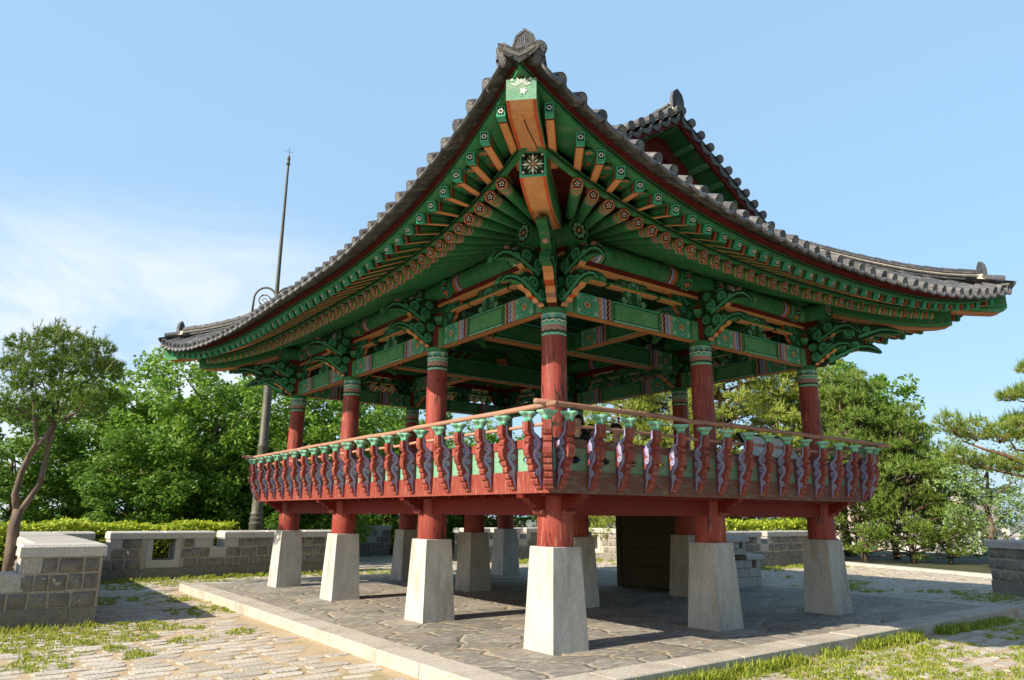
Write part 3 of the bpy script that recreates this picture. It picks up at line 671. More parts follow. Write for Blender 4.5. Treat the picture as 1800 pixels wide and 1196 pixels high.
for sg in (1, -1):
    mb.decal([(.13, sg*w2*.8), (LF, sg*w2*.8), (LF, sg*w2), (.13, sg*w2)], *bf, .003, 'orange')
    sf = ((0, sg*w2, 0), (1, 0, 0), (0, 0, 1), (0, sg, 0))
    for a, b, q in ((.0, .055, 'teal'), (.055, .075, 'black'), (.11, .14, 'orange'), (.14, .155, 'black'), (.155, .19, 'dark_red')): mb.decal([(a, -h2), (b, -h2), (b, h2), (a, h2)], *sf, .002, q)
    for a, b in ((-.7, -.55), (.55, .7)): mb.decal([(.2, h2*a), (LF, h2*a), (LF, h2*b), (.2, h2*b)], *sf, .002, 'black')
me_fly = mb.mesh('flying_rafter')
SP = .283
back_r, back_f = MB(), MB()
def copy_into(mbx, me, mw):
    mbx.T = None; vs = [tuple(mw @ v.co) for v in me.vertices]
    names = [q.name for q in me.materials]
    mbx.add(vs, [tuple(p.vertices) for p in me.polygons], [names[p.material_index] for p in me.polygons])
raf_s = {}
for k in range(4):
    Ln = SIDES[k][0]; n = int((Ln+2*1.30)/SP); st0 = Ln/2-SP*n/2
    raf_s[k] = [st0+SP*i for i in range(n+1)]
    for s in [-1.60]+raf_s[k]+[Ln+1.60]:
        only_fly = s < -1.5 or s > Ln+1.5
        o, z, ds, dd, sl = rafter_geo(k, s); sl *= dd if False else 1
        P0 = W(k, s, o, z); P1 = W(k, s+ds, o-dd, z+sl*1.0*1.0)
        mw = frame3(P1-P0, P0)
        # flying rafter: sits on the rafter end board, runs on outwards
        c = cd(s, Ln, OBC); zb = eB(c)[1]+.085+h2
        t = .5
        for _ in range(6):
            sa = s-ds*t; oa, za = eA(cd(sa, Ln, OAC)); t += ((oa-.035)-(o+dd*t))/dd
        A0 = W(k, s-ds*t, o+dd*t, za-.075-h2); B0 = W(k, s, o, zb)
        d = B0-A0; hl = math.hypot(d.x, d.y)
        mf = frame3(d, A0)
        if k < 2:
            if not only_fly: link('rafter', me_raf, pav, mw=mw)
            link('flying_rafter', me_fly, pav, mw=mf)
        else:
            if not only_fly: copy_into(back_r, me_raf, mw)
            copy_into(back_f, me_fly, mf)
tag(back_r.build('rafter', pav, 35), kind='stuff'); tag(back_f.build('flying_rafter', pav), kind='stuff')

# boards running along the eaves (lofted)
def loft(k, fn, mt, name, n=90, oc=OAC, ext=0., closed=True, smooth=False, m=None, sel=None):
    Ln = SIDES[k][0]; mm_ = m or MB(); rows = []
    for i in range(n+1):
        u = i/n
        s = -oc+(Ln+2*oc)*u
        rows.append([W(k, *q) for q in fn(s, cd(s, Ln, oc), Ln)])
    q = len(rows[0]); P = [p for r_ in rows for p in r_]; F = []; ms = []
    for i in range(n):
        for j in range(q if closed else q-1):
            j2 = (j+1) % q; F.append((i*q+j, i*q+j2, (i+1)*q+j2, (i+1)*q+j)); ms.append(mt if isinstance(mt, str) else mt[j])
    mm_.add(P, F, ms)
    if m is None: return mm_.build(name, pav, smooth)
for k in range(4):
    def fa(s, c, Ln): o, z = eA(c); return [(s, o, z), (s, o, z-.072), (s, o-.06, z-.072), (s, o-.06, z)]
    def fa2(s, c, Ln): o, z = eA(c); return [(s, o+.006, z-.026), (s, o+.006, z-.040), (s, o+.0, z-.040), (s, o, z-.026)]
    m = MB(); loft(k, fa, 'green', '', m=m); loft(k, fa2, 'black', '', m=m); m.build('eave_board', pav)
    def fb(s, c, Ln): o, z = eB(c); return [(s, o, z+.088), (s, o, z), (s, o-.06, z), (s, o-.06, z+.088)]
    def fb2(s, c, Ln): o, z = eB(c); return [(s, o+.006, z+.048), (s, o+.006, z+.030), (s, o, z+.030), (s, o, z+.048)]
    m = MB(); loft(k, fb, 'green', '', m=m, oc=OBC); loft(k, fb2, 'black', '', m=m, oc=OBC); m.build('eave_board', pav)
    def fy(s, c, Ln): o, z = eA(c); return [(s, o-.02, z+.001), (s, o+.0, z+.10), (s, o-.04, z+.10), (s, o-.06, z+.001)]
    loft(k, fy, 'dark_red', 'tile_board')
    # soffit boards
    def f1(s, c, Ln):
        o, z = eB(c); ds, dd = fan_dir(s, o, Ln); e = clamp(1-c/5.6); zi = 5.492+.16*e**2; sl = (zi-z)/(o/dd); L1 = 3.0
        return [(s, o-.01, z+.055), (s+ds*L1, o-dd*L1, z+sl*L1+.055), (s+ds*L1, o-dd*L1, z+sl*L1+.08), (s, o-.01, z+.08)]
    m = MB(); loft(k, f1, 'dark_red', '', m=m, oc=OBC)
    for i in range(len(raf_s[k])-1):      # orange leaf painted between two rafters
        s = (raf_s[k][i]+raf_s[k][i+1])/2; o, z, ds, dd, sl = rafter_geo(k, s)
        def pt(a, b): return W(k, s+ds*a+dd*b, o-dd*a+ds*b, z+.078+.055+sl*a-.004)
        m.poly([pt(.06, -.06), pt(.06, .06), pt(.19, .0)], 'tan'); m.poly([pt(.05, -.03)-Vector((0, 0, .002)), pt(.05, .03)-Vector((0, 0, .002)), pt(.12, 0)-Vector((0, 0, .002))], 'orange')
        m.poly([pt(.2, -.055), pt(.2, .055), pt(.25, .055), pt(.25, -.055)], 'green')
    m.build('rafter_soffit', pav)
    def f2(s, c, Ln):
        o, z = eB(c); ds, dd = fan_dir(s, o, Ln); t = .5
        for _ in range(5):
            oa, za = eA(cd(s-ds*t, Ln, OAC)); t += ((oa-.06)-(o+dd*t))/dd
        return [(s, o-.06, z+.20), (s-ds*t, o+dd*t, za-.07), (s-ds*t, o+dd*t, za-.045), (s, o-.06, z+.225)]
    m = MB(); loft(k, f2, 'green', '', m=m, oc=OBC, n=360)
    Ln = SIDES[k][0]
    for i in range(len(raf_s[k])-1):      # eye flower and red wing painted between two flying rafters
        s = (raf_s[k][i]+raf_s[k][i+1])/2; q_ = f2(s, cd(s, Ln, OBC), Ln); a_, b_ = W(k, *q_[0]), W(k, *q_[1]); U = (a_-b_).normalized(); ll = (a_-b_).length
        V = U.cross(UZ).normalized(); N = -U.cross(V)
        if N.z > 0: N = -N
        O = b_+U*.20+N*.012; fr_ = (O, U, V, N)
        m.decal(lobed(0, 0, .115, 8, .05, sy=.72), *fr_, .003, 'black'); m.decal(lobed(0, 0, .100, 8, .05, sy=.72), *fr_, .0045, 'green'); m.decal(lobed(0, 0, .078, 8, .05, sy=.72), *fr_, .006, 'black'); m.decal(lobed(0, 0, .064, 8, .05, sy=.72), *fr_, .0075, 'green_panel')
        m.decal(lobed(0, 0, .036, 4, .3), *fr_, .009, 'tan'); m.decal(lobed(0, 0, .024, 4, .4), *fr_, .0105, 'orange')
        if ll > .5:
            x0 = ll-.20-.16
            for sg in (1, -1): m.decal([(x0+.02, sg*.008), (x0-.09, sg*.045), (x0-.07, sg*.085), (x0+.02, sg*.098), (x0+.06, sg*.07), (x0+.05, sg*.03)], *fr_, .004, 'orange')
    m.build('flying_soffit', pav)

# ------------------------------------------------------------------ hip rafters
def hip(cx_, cy_, dx, dy):
    v = Vector((dx, dy, 0)); nrm = v.normalized(); n = Vector((-nrm.y, nrm.x, 0)); O = Vector((cx_, cy_, 0))
    def sweep(name, st, hw, mats, endcol, chip):
        m = MB(); rows = []
        for (o, zb, zt) in st:
            p = O+v*o
            rows.append([p-n*hw+UZ*zb, p+n*hw+UZ*zb, p+n*hw+UZ*(zb+.06), p+n*hw+UZ*zt, p-n*hw+UZ*zt, p-n*hw+UZ*(zb+.06)])
        P = [q for r_ in rows for q in r_]; F = []; ms = []
        mk = [mats[0], 'green_panel', 'green', 'green', 'green', 'green_panel']
        for i in range(len(st)-1):
            for j in range(6):
                j2 = (j+1) % 6; F.append((i*6+j, i*6+j2, (i+1)*6+j2, (i+1)*6+j)); ms.append(mk[j])
        F.append(tuple(range(6))); ms.append('green')
        e = (len(st)-1)*6; F.append(tuple(range(e+5, e-1, -1))); ms.append(endcol)
        m.add(P, F, ms)
        # red borders on the belly
        for sg in (1, -1):
            pp = []
            for (o, zb, zt) in st[1:]: pp += [O+v*o+n*sg*hw*.98+UZ*(zb-.004), O+v*o+n*sg*hw*.76+UZ*(zb-.004)]
            m.add(pp, [(2*i, 2*i+1, 2*i+3, 2*i+2) for i in range(len(st)-2)], 'orange')
        # drying crack along the belly
        o, zb, zt = st[-1]
        if chip:
            path = [(.0, .0), (.18, .012), (.3, .03), (.5, .05), (.62, .075)]
            pp = []
            for i, (t, sd) in enumerate(path):
                oo = o-.10-t*.9; zz = None
                for a_, b_ in zip(st[:-1], st[1:]):
                    if a_[0] <= oo <= b_[0]: zz = lerp(a_[1], b_[1], (oo-a_[0])/(b_[0]-a_[0]))
                wd_ = .006*(1-.6*t)
                if zz is None: continue
                pp += [O+v*oo+n*(sd-wd_)+UZ*(zz-.005), O+v*oo+n*(sd+wd_)+UZ*(zz-.005)]
            m.add(pp, [(2*i, 2*i+1, 2*i+3, 2*i+2) for i in range(len(pp)//2-1)], 'black')
        # end flower
        fr_ = (O+v*o+UZ*(zb+zt)/2, n, UZ, nrm); H = (zt-zb)/2; 
        if chip:
            for q in range(7):
                a = PI/2+(q-3)*.42; r_ = .085 if q % 2 else .11
                m.decal([(x*1., y+.03) for x, y in [(.02*math.cos(a), .02*math.sin(a)), (r_*.6*math.cos(a-.16), r_*.6*math.sin(a-.16)), (r_*math.cos(a), r_*math.sin(a)), (r_*.6*math.cos(a+.16), r_*.6*math.sin(a+.16))]], *fr_, .004, 'white')
            for sx in (-1, 1): m.decal(circ(sx*.085, .10, .014, 8), *fr_, .004, 'white')
            m.ribbon([(0, .03), (.0, -.08)], [.05, .012], *fr_, .003, 'green_pale'); m.decal(lobed(.02, -.02, .028, 5, .3), *fr_, .005, 'white')
        else:
            m.decal([(-hw*.86, -H*.80), (hw*.86, -H*.80), (hw*.86, H*.9), (-hw*.86, H*.9)], *fr_, .002, 'black')
            for q in range(8):
                a = q*PI/4; r_ = .082 if q % 2 else .118
                m.decal([(.018*math.cos(a), .018*math.sin(a)), (r_*.62*math.cos(a-.24), r_*.62*math.sin(a-.24)), (r_*math.cos(a), r_*math.sin(a)), (r_*.62*math.cos(a+.24), r_*.62*math.sin(a+.24))], *fr_, .004, 'white')
                a += PI/8; m.decal([(.055*math.cos(a), .055*math.sin(a)), (.09*math.cos(a-.10), .09*math.sin(a-.10)), (.112*math.cos(a), .112*math.sin(a)), (.09*math.cos(a+.10), .09*math.sin(a+.10))], *fr_, .004, 'green_pale')
            m.decal(circ(0, 0, .02, 8), *fr_, .006, 'tan')
            for sx in (-1, 1): m.decal(circ(sx*.10, .105, .014, 8), *fr_, .004, 'white'); m.decal(circ(sx*.10, -.09, .014, 8), *fr_, .004, 'white')
        return m.build(name, pav)
    sweep('hip_rafter', [(-.8, 5.75, 6.05), (.0, 5.40, 5.75), (.45, 5.21, 5.56), (.85, 5.06, 5.42), (1.2, 4.97, 5.32), (1.5, 4.93, 5.27), (1.68, 4.935, 5.255), (1.80, 4.965, 5.25)], .138, ['tan'], 'teal', False)
    sweep('flying_hip_rafter', [(.7, 5.45, 5.72), (1.2, 5.335, 5.62), (1.5, 5.285, 5.57), (1.8, 5.255, 5.535), (2.1, 5.20, 5.50), (2.36, 5.175, 5.48), (2.43, 5.20, 5.475), (2.475, 5.26, 5.475)], .140, ['tan'], 'green_pale', True)
hip(0, 0, -1, -1); hip(0, PL, -1, 1); hip(PD, 0, 1, -1); hip(PD, PL, 1, 1)

# ------------------------------------------------------------------ tiled roof
def EV(c): return .25-.13*clamp(1-c/4.)**2
ZR = 8.41; DR = PD/2; PER_T = .29
def zr(d, c):
    o, z = eA(c); o += EV(c); z += .035; w = clamp((d+o)/(DR+o), -.05, 1)
    return z+(ZR-z)*(.98*w+.02*w*w)
roof = empty('roof', None, None); roof.parent = pav
phis = [0, .12, .235, .25, .30, .37, .44, .5, .56, .63, .70, .75, .765, .88]
def hprof(p):
    x = abs(p-.5)
    if x <= .2501: return .015+.060*math.sqrt(max(0, 1-(x/.2505)**2))
    return -.045*math.cos((x-.5)/.25*PI/2)
VER = .13          # verge plane: distance of the gable edge from the end post line
GW = .72           # gable wall
for k in range(4):
    Ln = SIDES[k][0]; m = MB(); nrow = int(round((Ln+2*OAC)/PER_T)); per = (Ln+2*OAC)/nrow
    cols = []
    for r_ in range(nrow):
        for p in phis: cols.append((-OAC+(r_+p)*per, p))
    cols.append((Ln+OAC-.001, 0))
    ND = 22; P = []; ok = []
    for (s, p) in cols:
        c = cd(s, Ln, OAC); o = eA(c)[0]+EV(c); d0 = -o; se = min(s, Ln-s)
        if k in (0, 2): d1 = DR if se >= VER else se
        else: d1 = min(se, GW)
        d1 = max(d1, d0+.01); h = hprof(p)
        for j in range(ND+1):
            d = lerp(d0, d1, j/ND); P.append(W(k, s, -d, zr(d, c)+h))
    F = []
    for i in range(len(cols)-1):
        sa = min(cols[i][0], Ln-cols[i][0]); sb = min(cols[i+1][0], Ln-cols[i+1][0])
        if k in (0, 2) and (sa < VER) != (sb < VER):
            pass
        for j in range(ND): F.append((i*(ND+1)+j, (i+1)*(ND+1)+j, (i+1)*(ND+1)+j+1, i*(ND+1)+j+1))
    if k in (0, 2):
        F2 = []
        for i in range(len(cols)-1):
            sa = min(cols[i][0], Ln-cols[i][0]); sb = min(cols[i+1][0], Ln-cols[i+1][0])
            if (sa < VER) != (sb < VER): continue
            F2 += [(i*(ND+1)+j, (i+1)*(ND+1)+j, (i+1)*(ND+1)+j+1, i*(ND+1)+j+1) for j in range(ND)]
        F = F2
    m.add(P, F, 'tile'); m.build('tile_slope', roof, 50)
    # eave-end tiles: round stops and drip tiles
    m = MB()
    for r_ in range(nrow+1):
        s = -OAC+r_*per; c = cd(s, Ln, OAC); ds_ = .02
        def ep(ss, dz=0., dout=0.):
            cc = cd(ss, Ln, OAC); o, z = eA(cc); return W(k, ss, o+EV(cc)+dout, z+.035+dz)
        if r_ < nrow:
            sm = s+per/2
            # round stop
            T = (ep(sm+ds_)-ep(sm-ds_)).normalized(); O = ep(sm, .046, .0+random.uniform(-.012, .012)); N = (OUT[k]*.94-UZ*.34+Vector((random.uniform(-.05, .05), random.uniform(-.05, .05), 0))).normalized(); V = N.cross(T); V = V if V.z > 0 else -V
            rr = .068
            back = O-(OUT[k]*.9-UZ*.40)*.34
            m.tube([back, O], [rr*.98, rr*1.02], 12, 'tile_end')
            f = (O, T, V, N)
            m.decal(circ(0, 0, rr, 14), *f, .003, 'tile_end'); m.decal(circ(0, 0, rr*.82, 14), *f, .006, 'tile'); m.decal(circ(0, 0, rr*.72, 12), *f, .008, 'tile_relief' if r_ % 3 else 'tile_end')
            for q in range(6): m.decal(circ(rr*.4*math.cos(q*PI/3), rr*.4*math.sin(q*PI/3), rr*.15, 6), *f, .010, 'tile')
        # drip tile under the valley between two convex rows
        if 0 < r_ < nrow:
            T = (ep(s+ds_)-ep(s-ds_)).normalized(); O = ep(s, .0, .005+random.uniform(-.01, .01)); N = (OUT[k]*.90+UZ*.42).normalized(); V = N.cross(T); V = V if V.z > 0 else -V
            f = (O, T, V, N); wv = per*.49
            pl = [(-wv, .02), (-wv*.6, -.012), (0, -.026), (wv*.6, -.012), (wv, .02), (wv*1.0, -.02), (wv*.74, -.062), (wv*.32, -.088), (0, -.102), (-wv*.32, -.088), (-wv*.74, -.062), (-wv*1.0, -.02)]
            m.prism(pl, O, T, V, N, .024, 'tile_end')
            m.ribbon([(-wv*.8, -.022), (-wv*.4, -.048), (0, -.060), (wv*.4, -.048), (wv*.8, -.022)], .026, *f, .015, 'tile_relief')
            # pan tile reaching back under the edge
            pp = []
            for q in range(7):
                u = -wv+2*wv*q/6; vv = .02-.046*(1-(u/wv)**2)
                pp += [O+T*u+V*(vv-.002), O+T*u+V*(vv+.028)-OUT[k]*.42+UZ*.13]
            m.add(pp, [(2*q, 2*q+1, 2*q+3, 2*q+2) for q in range(6)], 'tile')
    m.build('eave_tile', roof, 40)
def ridge_body(m, pts, side, w0, layers, topr):
    # stacked ridge: lime bed, thin tile courses, round cap; pts along the top of the slope
    z = 0.
    for (h, w, mt) in layers:
        P = []; 
        for p in pts: P += [p-side*w/2+UZ*z, p+side*w/2+UZ*z, p+side*w/2+UZ*(z+h-.004), p-side*w/2+UZ*(z+h-.004)]
        F = []
        for i in range(len(pts)-1):
            for j in range(4): F.append((4*i+j, 4*i+(j+1) % 4, 4*i+4+(j+1) % 4, 4*i+4+j))
        e = 4*(len(pts)-1); F += [(0, 1, 2, 3), (e+3, e+2, e+1, e)]
        m.add(P, F, mt); z += h
    # capping tiles: short overlapping lengths
    L = 0; seg = []
    for a, b in zip(pts[:-1], pts[1:]):
        n = max(1, int((b-a).length/.30))
        for i in range(n): seg.append((a.lerp(b, i/n), a.lerp(b, (i+1)/n)))
    for a, b in seg:
        d = (b-a)*.04; m.tube([a-d+UZ*(z+.012), b+d+UZ*(z+.005)], [topr*1.06, topr*.95], 10, 'tile')
    return z
LAY = [(.10, .22, 'lime'), (.04, .27, 'tile'), (.035, .23, 'tile_relief'), (.04, .27, 'tile'), (.03, .2, 'lime')]
LAYH = [(.05, .20, 'tile'), (.035, .24, 'tile_end'), (.03, .20, 'lime'), (.035, .24, 'tile')]
def finial(m, O, T, N, w, h):
    # upright arched end plate with a moulded beast-like leaf relief
    pl = [(-w, 0), (w, 0), (w*1.03, h*.5), (w*.74, h*.82), (0, h*1.04), (-w*.74, h*.82), (-w*1.03, h*.5)]
    m.prism(pl, O, T, UZ, N, .06, 'finial', edge='tile_end')
    f = (O, T, UZ, N)
    m.ribbon([(-w*.92, .02), (-w*.94, h*.5), (-w*.68, h*.78), (0, h*.97), (w*.68, h*.78), (w*.94, h*.5), (w*.92, .02)], .016, *f, .037, 'tile_end')
    for q in range(9):
        a = (q-4)/4; m.ribbon([(a*w*.15, h*.12), (a*w*.55, h*(.40+.1*(1-abs(a)))), (a*w*.62, h*(.80-.25*abs(a)))], [.006, .020, .004], *f, .036, 'tile' if q % 2 else 'tile_end')
    for sx in (-1, 1):
        for q in range(3): m.ribbon([(sx*w*.15, h*.10), (sx*w*.5, h*(.12+.09*q)), (sx*w*.78, h*(.08+.15*q))], [.012, .022, .004], *f, .038, 'tile_end')
for (cx_, cy_, dx, dy) in ((0, 0, -1, -1), (0, PL, -1, 1), (PD, 0, 1, -1), (PD, PL, 1, 1)):
    v = Vector((dx, dy, 0)); nrm = v.normalized(); sd = Vector((-nrm.y, nrm.x, 0)); m = MB(); pts = []
    for i in range(15):
        o = lerp(-.62, 2.20, i/14); pts.append(Vector((cx_, cy_, 0))+v*o+UZ*(zr(-o, OAC-o)+.02+.05*clamp((o-1.2)/1.)**2))
    ridge_body(m, pts, sd, .2, LAYH, .075)
    E_ = pts[-1]; m.prism([(-.13, 0), (.13, 0), (.10, .11), (-.10, .11)], E_+nrm*.05, sd, UZ, nrm, .14, 'lime')
    finial(m, E_+nrm*.12+UZ*.03, sd, nrm, .122, .34)
    # corner end tiles under the finial: two round stops and one large drip tile
    T0 = Vector((cx_, cy_, 0))+v*2.50+UZ*(zr(-2.5, OAC-2.5))
    for sg in (1, -1):
        c0 = E_+nrm*.40+sd*sg*.175-UZ*.03; N_ = (nrm*.9+sd*sg*.35-UZ*.2).normalized(); U_ = UZ.cross(N_).normalized(); V_ = N_.cross(U_)
        m.tube([c0-N_*.35, c0], .072, 12, 'tile'); m.decal(circ(0, 0, .070, 14), c0, U_, V_, N_, .004, 'tile_end'); m.decal(circ(0, 0, .054, 12), c0, U_, V_, N_, .007, 'tile_relief')
        for q in range(6): m.decal(circ(.034*math.cos(q*PI/3), .034*math.sin(q*PI/3), .012, 6), c0, U_, V_, N_, .009, 'tile')
    N_ = (nrm*.92-UZ*.4).normalized(); V_ = N_.cross(sd); V_ = V_ if V_.z > 0 else -V_
    m.prism([(-.19, .03), (-.1, -.01), (0, -.03), (.1, -.01), (.19, .03), (.19, -.03), (.1, -.10), (0, -.155), (-.1, -.10), (-.19, -.03)], E_+nrm*.56-UZ*.10, sd, V_, N_, .03, 'tile')
    m.ribbon([(-.14, -.02), (-.07, -.06), (0, -.085), (.07, -.06), (.14, -.02)], .03, E_+nrm*.56-UZ*.10, sd, V_, N_, .019, 'tile_relief')
    pp = []
    for q in range(9):
        u = -.19+.38*q/8; pp += [E_+nrm*.55+sd*u+UZ*(-.10+.03-.06*(1-(u/.19)**2)), E_-nrm*.25+sd*u+UZ*(.02-.06*(1-(u/.19)**2))]
    m.add(pp, [(2*q, 2*q+1, 2*q+3, 2*q+2) for q in range(8)], 'tile')
    pp = []
    for q in range(11):
        u = -.23+.46*q/10; pp += [E_+nrm*.46+sd*u-UZ*(.10+.9*abs(u)*.34), E_-nrm*.4+sd*u-UZ*(.0+.9*abs(u)*.34)]
    m.add(pp, [(2*q, 2*q+1, 2*q+3, 2*q+2) for q in range(10)], 'tile')
    m.build('hip_ridge', roof, 40)
# main ridge
m = MB(); pts = []
for i in range(25):
    y = lerp(VER+.12, PL-VER-.12, i/24); e = abs(i-12)/12; pts.append(Vector((DR, y, ZR+.0+.06*e**2.5)))
ridge_body(m, pts, Vector((1, 0, 0)), .3, [(.04, .28, 'lime'), (.04, .36, 'tile'), (.035, .30, 'lime'), (.04, .36, 'tile'), (.03, .26, 'lime')], .085)
for sg, E_ in ((-1, pts[0]), (1, pts[-1])):
    finial(m, E_+Vector((0, sg*.05, .06)), Vector((1, 0, 0)), Vector((0, sg, .0)), .15, .40)
    m.prism([(-.17, -.02), (.17, -.02), (.12, .12), (-.12, .12)], E_+Vector((0, sg*.02, 0)), Vector((1, 0, 0)), UZ, Vector((0, sg, 0)), .12, 'lime')
m.build('main_ridge', roof, 40)
# gables: wall, verge soffit with battens, bargeboard, verge tiles, descending ridge
for sg, y0 in ((1, 0.), (-1, PL)):
    Y = lambda d: y0+sg*d
    OU = Vector((0, -sg, 0))
    def prof_x(side, d): return DR+side*(DR-d)
    m = MB()
    for side in (1, -1):
        # wall half: plank strips stepping with the slope
        ds_ = [.35+(DR-.35)*i/10 for i in range(11)]
        for a, b in zip(ds_[:-1], ds_[1:]):
            za, zb = zr(a, 3)-.10, zr(b, 3)-.10; xa, xb = prof_x(side, a), prof_x(side, b); zl = 6.3
            yy = Y(GW-.01-.004*(ds_.index(a) % 2))
            m.poly([(xa, yy, zl), (xb, yy, zl), (xb, yy, zb), (xa, yy, za)], 'dark_red')
        for q in range(5):
            d = .8+q*.5; x = prof_x(side, d); m.box((min(x-.02, x+.02), min(Y(GW-.05), Y(GW)), 6.4), (max(x-.02, x+.02), max(Y(GW-.05), Y(GW)), zr(d, 3)-.12), 'red_beam')
    m.build('gable_wall', roof)
    m = MB(); dl = [.42+(DR-.42)*i/16 for i in range(17)]
    for side in (1, -1):
        def sec(d):      # soffit/board cross-section at inward distance d
            z = zr(d, 3); x = prof_x(side, d)
            return [Vector((x, Y(VER+.04), z-.03)), Vector((x, Y(VER+.04), z-.17)), Vector((x, Y(VER+.10), z-.17)), Vector((x, Y(VER+.10), z-.115)), Vector((x, Y(GW), z-.115)), Vector((x, Y(GW), z-.05))]
        P = [p for d in dl for p in sec(d)]; F = []; ms = []
        mk = ['dark_red', 'dark_red', 'green', 'green', 'green']
        for i in range(16):
            for j in range(5): F.append((6*i+j, 6*i+j+1, 6*i+7+j, 6*i+6+j)); ms.append(mk[j])
        m.add(P, F, ms)
        for q in range(7):
            d = .62+q*.40; z = zr(d, 3)-.118; x = prof_x(side, d); sl = (zr(d+.1, 3)-zr(d-.1, 3))/.2; ux = Vector((-side, 0, sl)).normalized(); vz = Vector((side*sl, 0, 1)).normalized()
            c = Vector((x, Y((VER+GW)/2+.03), z)); a, b = ux*.045, vz*.065; hy = Vector((0, (GW-VER)/2-.07, 0))
            pts_ = [c-a-b-hy, c+a-b-hy, c+a-b+hy, c-a-b+hy, c-a-hy, c+a-hy, c+a+hy, c-a+hy]
            m.add(pts_, [(0, 3, 2, 1), (0, 1, 5, 4), (2, 3, 7, 6), (1, 2, 6, 5), (3, 0, 4, 7)], 'green_panel')
        # inner barge plank against the wall
        P = []
        for d in dl: P += [Vector((prof_x(side, d), Y(GW-.07), zr(d, 3)-.12)), Vector((prof_x(side, d), Y(GW-.07), zr(d, 3)-.50))]
        m.add(P, [(2*i, 2*i+1, 2*i+3, 2*i+2) for i in range(16)], 'dark_red')
    m.build('bargeboard', roof)
    m = MB()
    for side in (1, -1):
        n = 11
        for q in range(n+1):
            d = .30+(DR-.34)*q/n; x = prof_x(side, d); z = zr(d, 3); sl = (zr(d+.1, 3)-zr(d-.1, 3))/.2
            T = Vector((-side, 0, sl)).normalized(); O = Vector((x, Y(VER-.02), z+.11)); N = (OU*.95-UZ*.25).normalized(); V = N.cross(T); V = V if V.z > 0 else -V; f = (O, T, V, N)
            m.tube([O-OU*.42, O], [.078, .081], 12, 'tile_end' if side < 0 else 'tile'); m.decal(circ(0, 0, .079, 14), *f, .004, 'tile_end'); m.decal(circ(0, 0, .062, 12), *f, .007, 'tile_relief')  # stops and drips on the +X slope coloured darker to stand for shade
            for w_ in range(6): m.decal(circ(.034*math.cos(w_*PI/3), .034*math.sin(w_*PI/3), .012, 6), *f, .009, 'tile')
            if q < n:
                d2 = d+(DR-.34)/n/2; O2 = Vector((prof_x(side, d2), Y(VER+.0), zr(d2, 3)+.0)); wv = .155; f2_ = (O2, T, V, N)
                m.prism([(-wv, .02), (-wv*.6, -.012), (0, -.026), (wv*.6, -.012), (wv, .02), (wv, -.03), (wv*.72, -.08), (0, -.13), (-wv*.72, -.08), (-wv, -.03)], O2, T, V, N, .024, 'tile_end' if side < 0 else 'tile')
                m.ribbon([(-wv*.8, -.03), (-wv*.4, -.062), (0, -.075), (wv*.4, -.062), (wv*.8, -.03)], .022, *f2_, .015, 'tile_relief')
        pts = [Vector((prof_x(side, d), Y(VER+.50), zr(d, 3)+.03)) for d in [.55+(DR-.75)*i/10 for i in range(11)]]
        ridge_body(m, pts, Vector((0, 1, 0)), .2, LAYH, .075)
        E_ = pts[0]; finial(m, E_+Vector((side*.05, 0, .10)), Vector((0, 1, 0)), Vector((side, 0, 0)), .12, .30)
    m.build('verge', roof, 40)
# ------------------------------------------------------------------ more materials for the grounds
mat('dirt', (0.47, 0.37, 0.245), (0.37, 0.29, 0.19), 3, .4, .7, .95, .5, 40, stain=(0.20, 0.21, 0.075), sscale=.7, slo=.55, shi=.68)
mat('cobble', (0.47, 0.435, 0.38), (0.36, 0.335, 0.30), 7, .4, .65, .9, .8, 28, stain=(0.44, 0.38, 0.28), sscale=4, slo=.5, shi=.75, island=.16)
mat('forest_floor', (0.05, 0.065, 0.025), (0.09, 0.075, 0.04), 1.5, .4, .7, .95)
mat('far_land', (0.12, 0.15, 0.10), (0.26, 0.25, 0.24), .02, .45, .6, .95)
def leafmat(name, a, b, tr, isl=.3, bias=.5):
    m = bpy.data.materials.new(name); m.use_nodes = True; M[name] = m; n = m.node_tree.nodes; l = m.node_tree.links; n.clear()
    out = n.new("ShaderNodeOutputMaterial"); mixs = n.new("ShaderNodeMixShader"); d = n.new("ShaderNodeBsdfPrincipled"); t = n.new("ShaderNodeBsdfTranslucent")
    g = n.new("ShaderNodeNewGeometry"); mi = n.new("ShaderNodeMix"); mi.data_type = 'RGBA'; mi.inputs[6].default_value = (*a, 1); mi.inputs[7].default_value = (*b, 1)
    l.new(g.outputs['Random Per Island'], mi.inputs[0]); l.new(mi.outputs[2], d.inputs['Base Color'])
    h = n.new("ShaderNodeHueSaturation"); h.inputs['Hue'].default_value = .475; h.inputs['Value'].default_value = tr; l.new(mi.outputs[2], h.inputs['Color']); l.new(h.outputs[0], t.inputs['Color'])
    d.inputs['Roughness'].default_value = .5; d.inputs['Specular IOR Level'].default_value = .35
    mixs.inputs[0].default_value = bias; l.new(d.outputs[0], mixs.inputs[1]); l.new(t.outputs[0], mixs.inputs[2]); l.new(mixs.outputs[0], out.inputs[0])
leafmat('leaf_broad', (0.085, 0.205, 0.022), (0.205, 0.36, 0.05), 1.6, bias=.35)
leafmat('leaf_dark', (0.065, 0.165, 0.02), (0.15, 0.28, 0.04), 1.5, bias=.3)
leafmat('leaf_hedge', (0.26, 0.38, 0.03), (0.48, 0.55, 0.06), 1.4, bias=.3)
leafmat('leaf_pale', (0.17, 0.29, 0.09), (0.30, 0.40, 0.15), 1.4, bias=.35)
leafmat('needle_light', (0.20, 0.28, 0.035), (0.42, 0.47, 0.10), 1.3, bias=.3)
leafmat('needle_dark', (0.075, 0.17, 0.03), (0.26, 0.34, 0.06), 1.3, bias=.25)
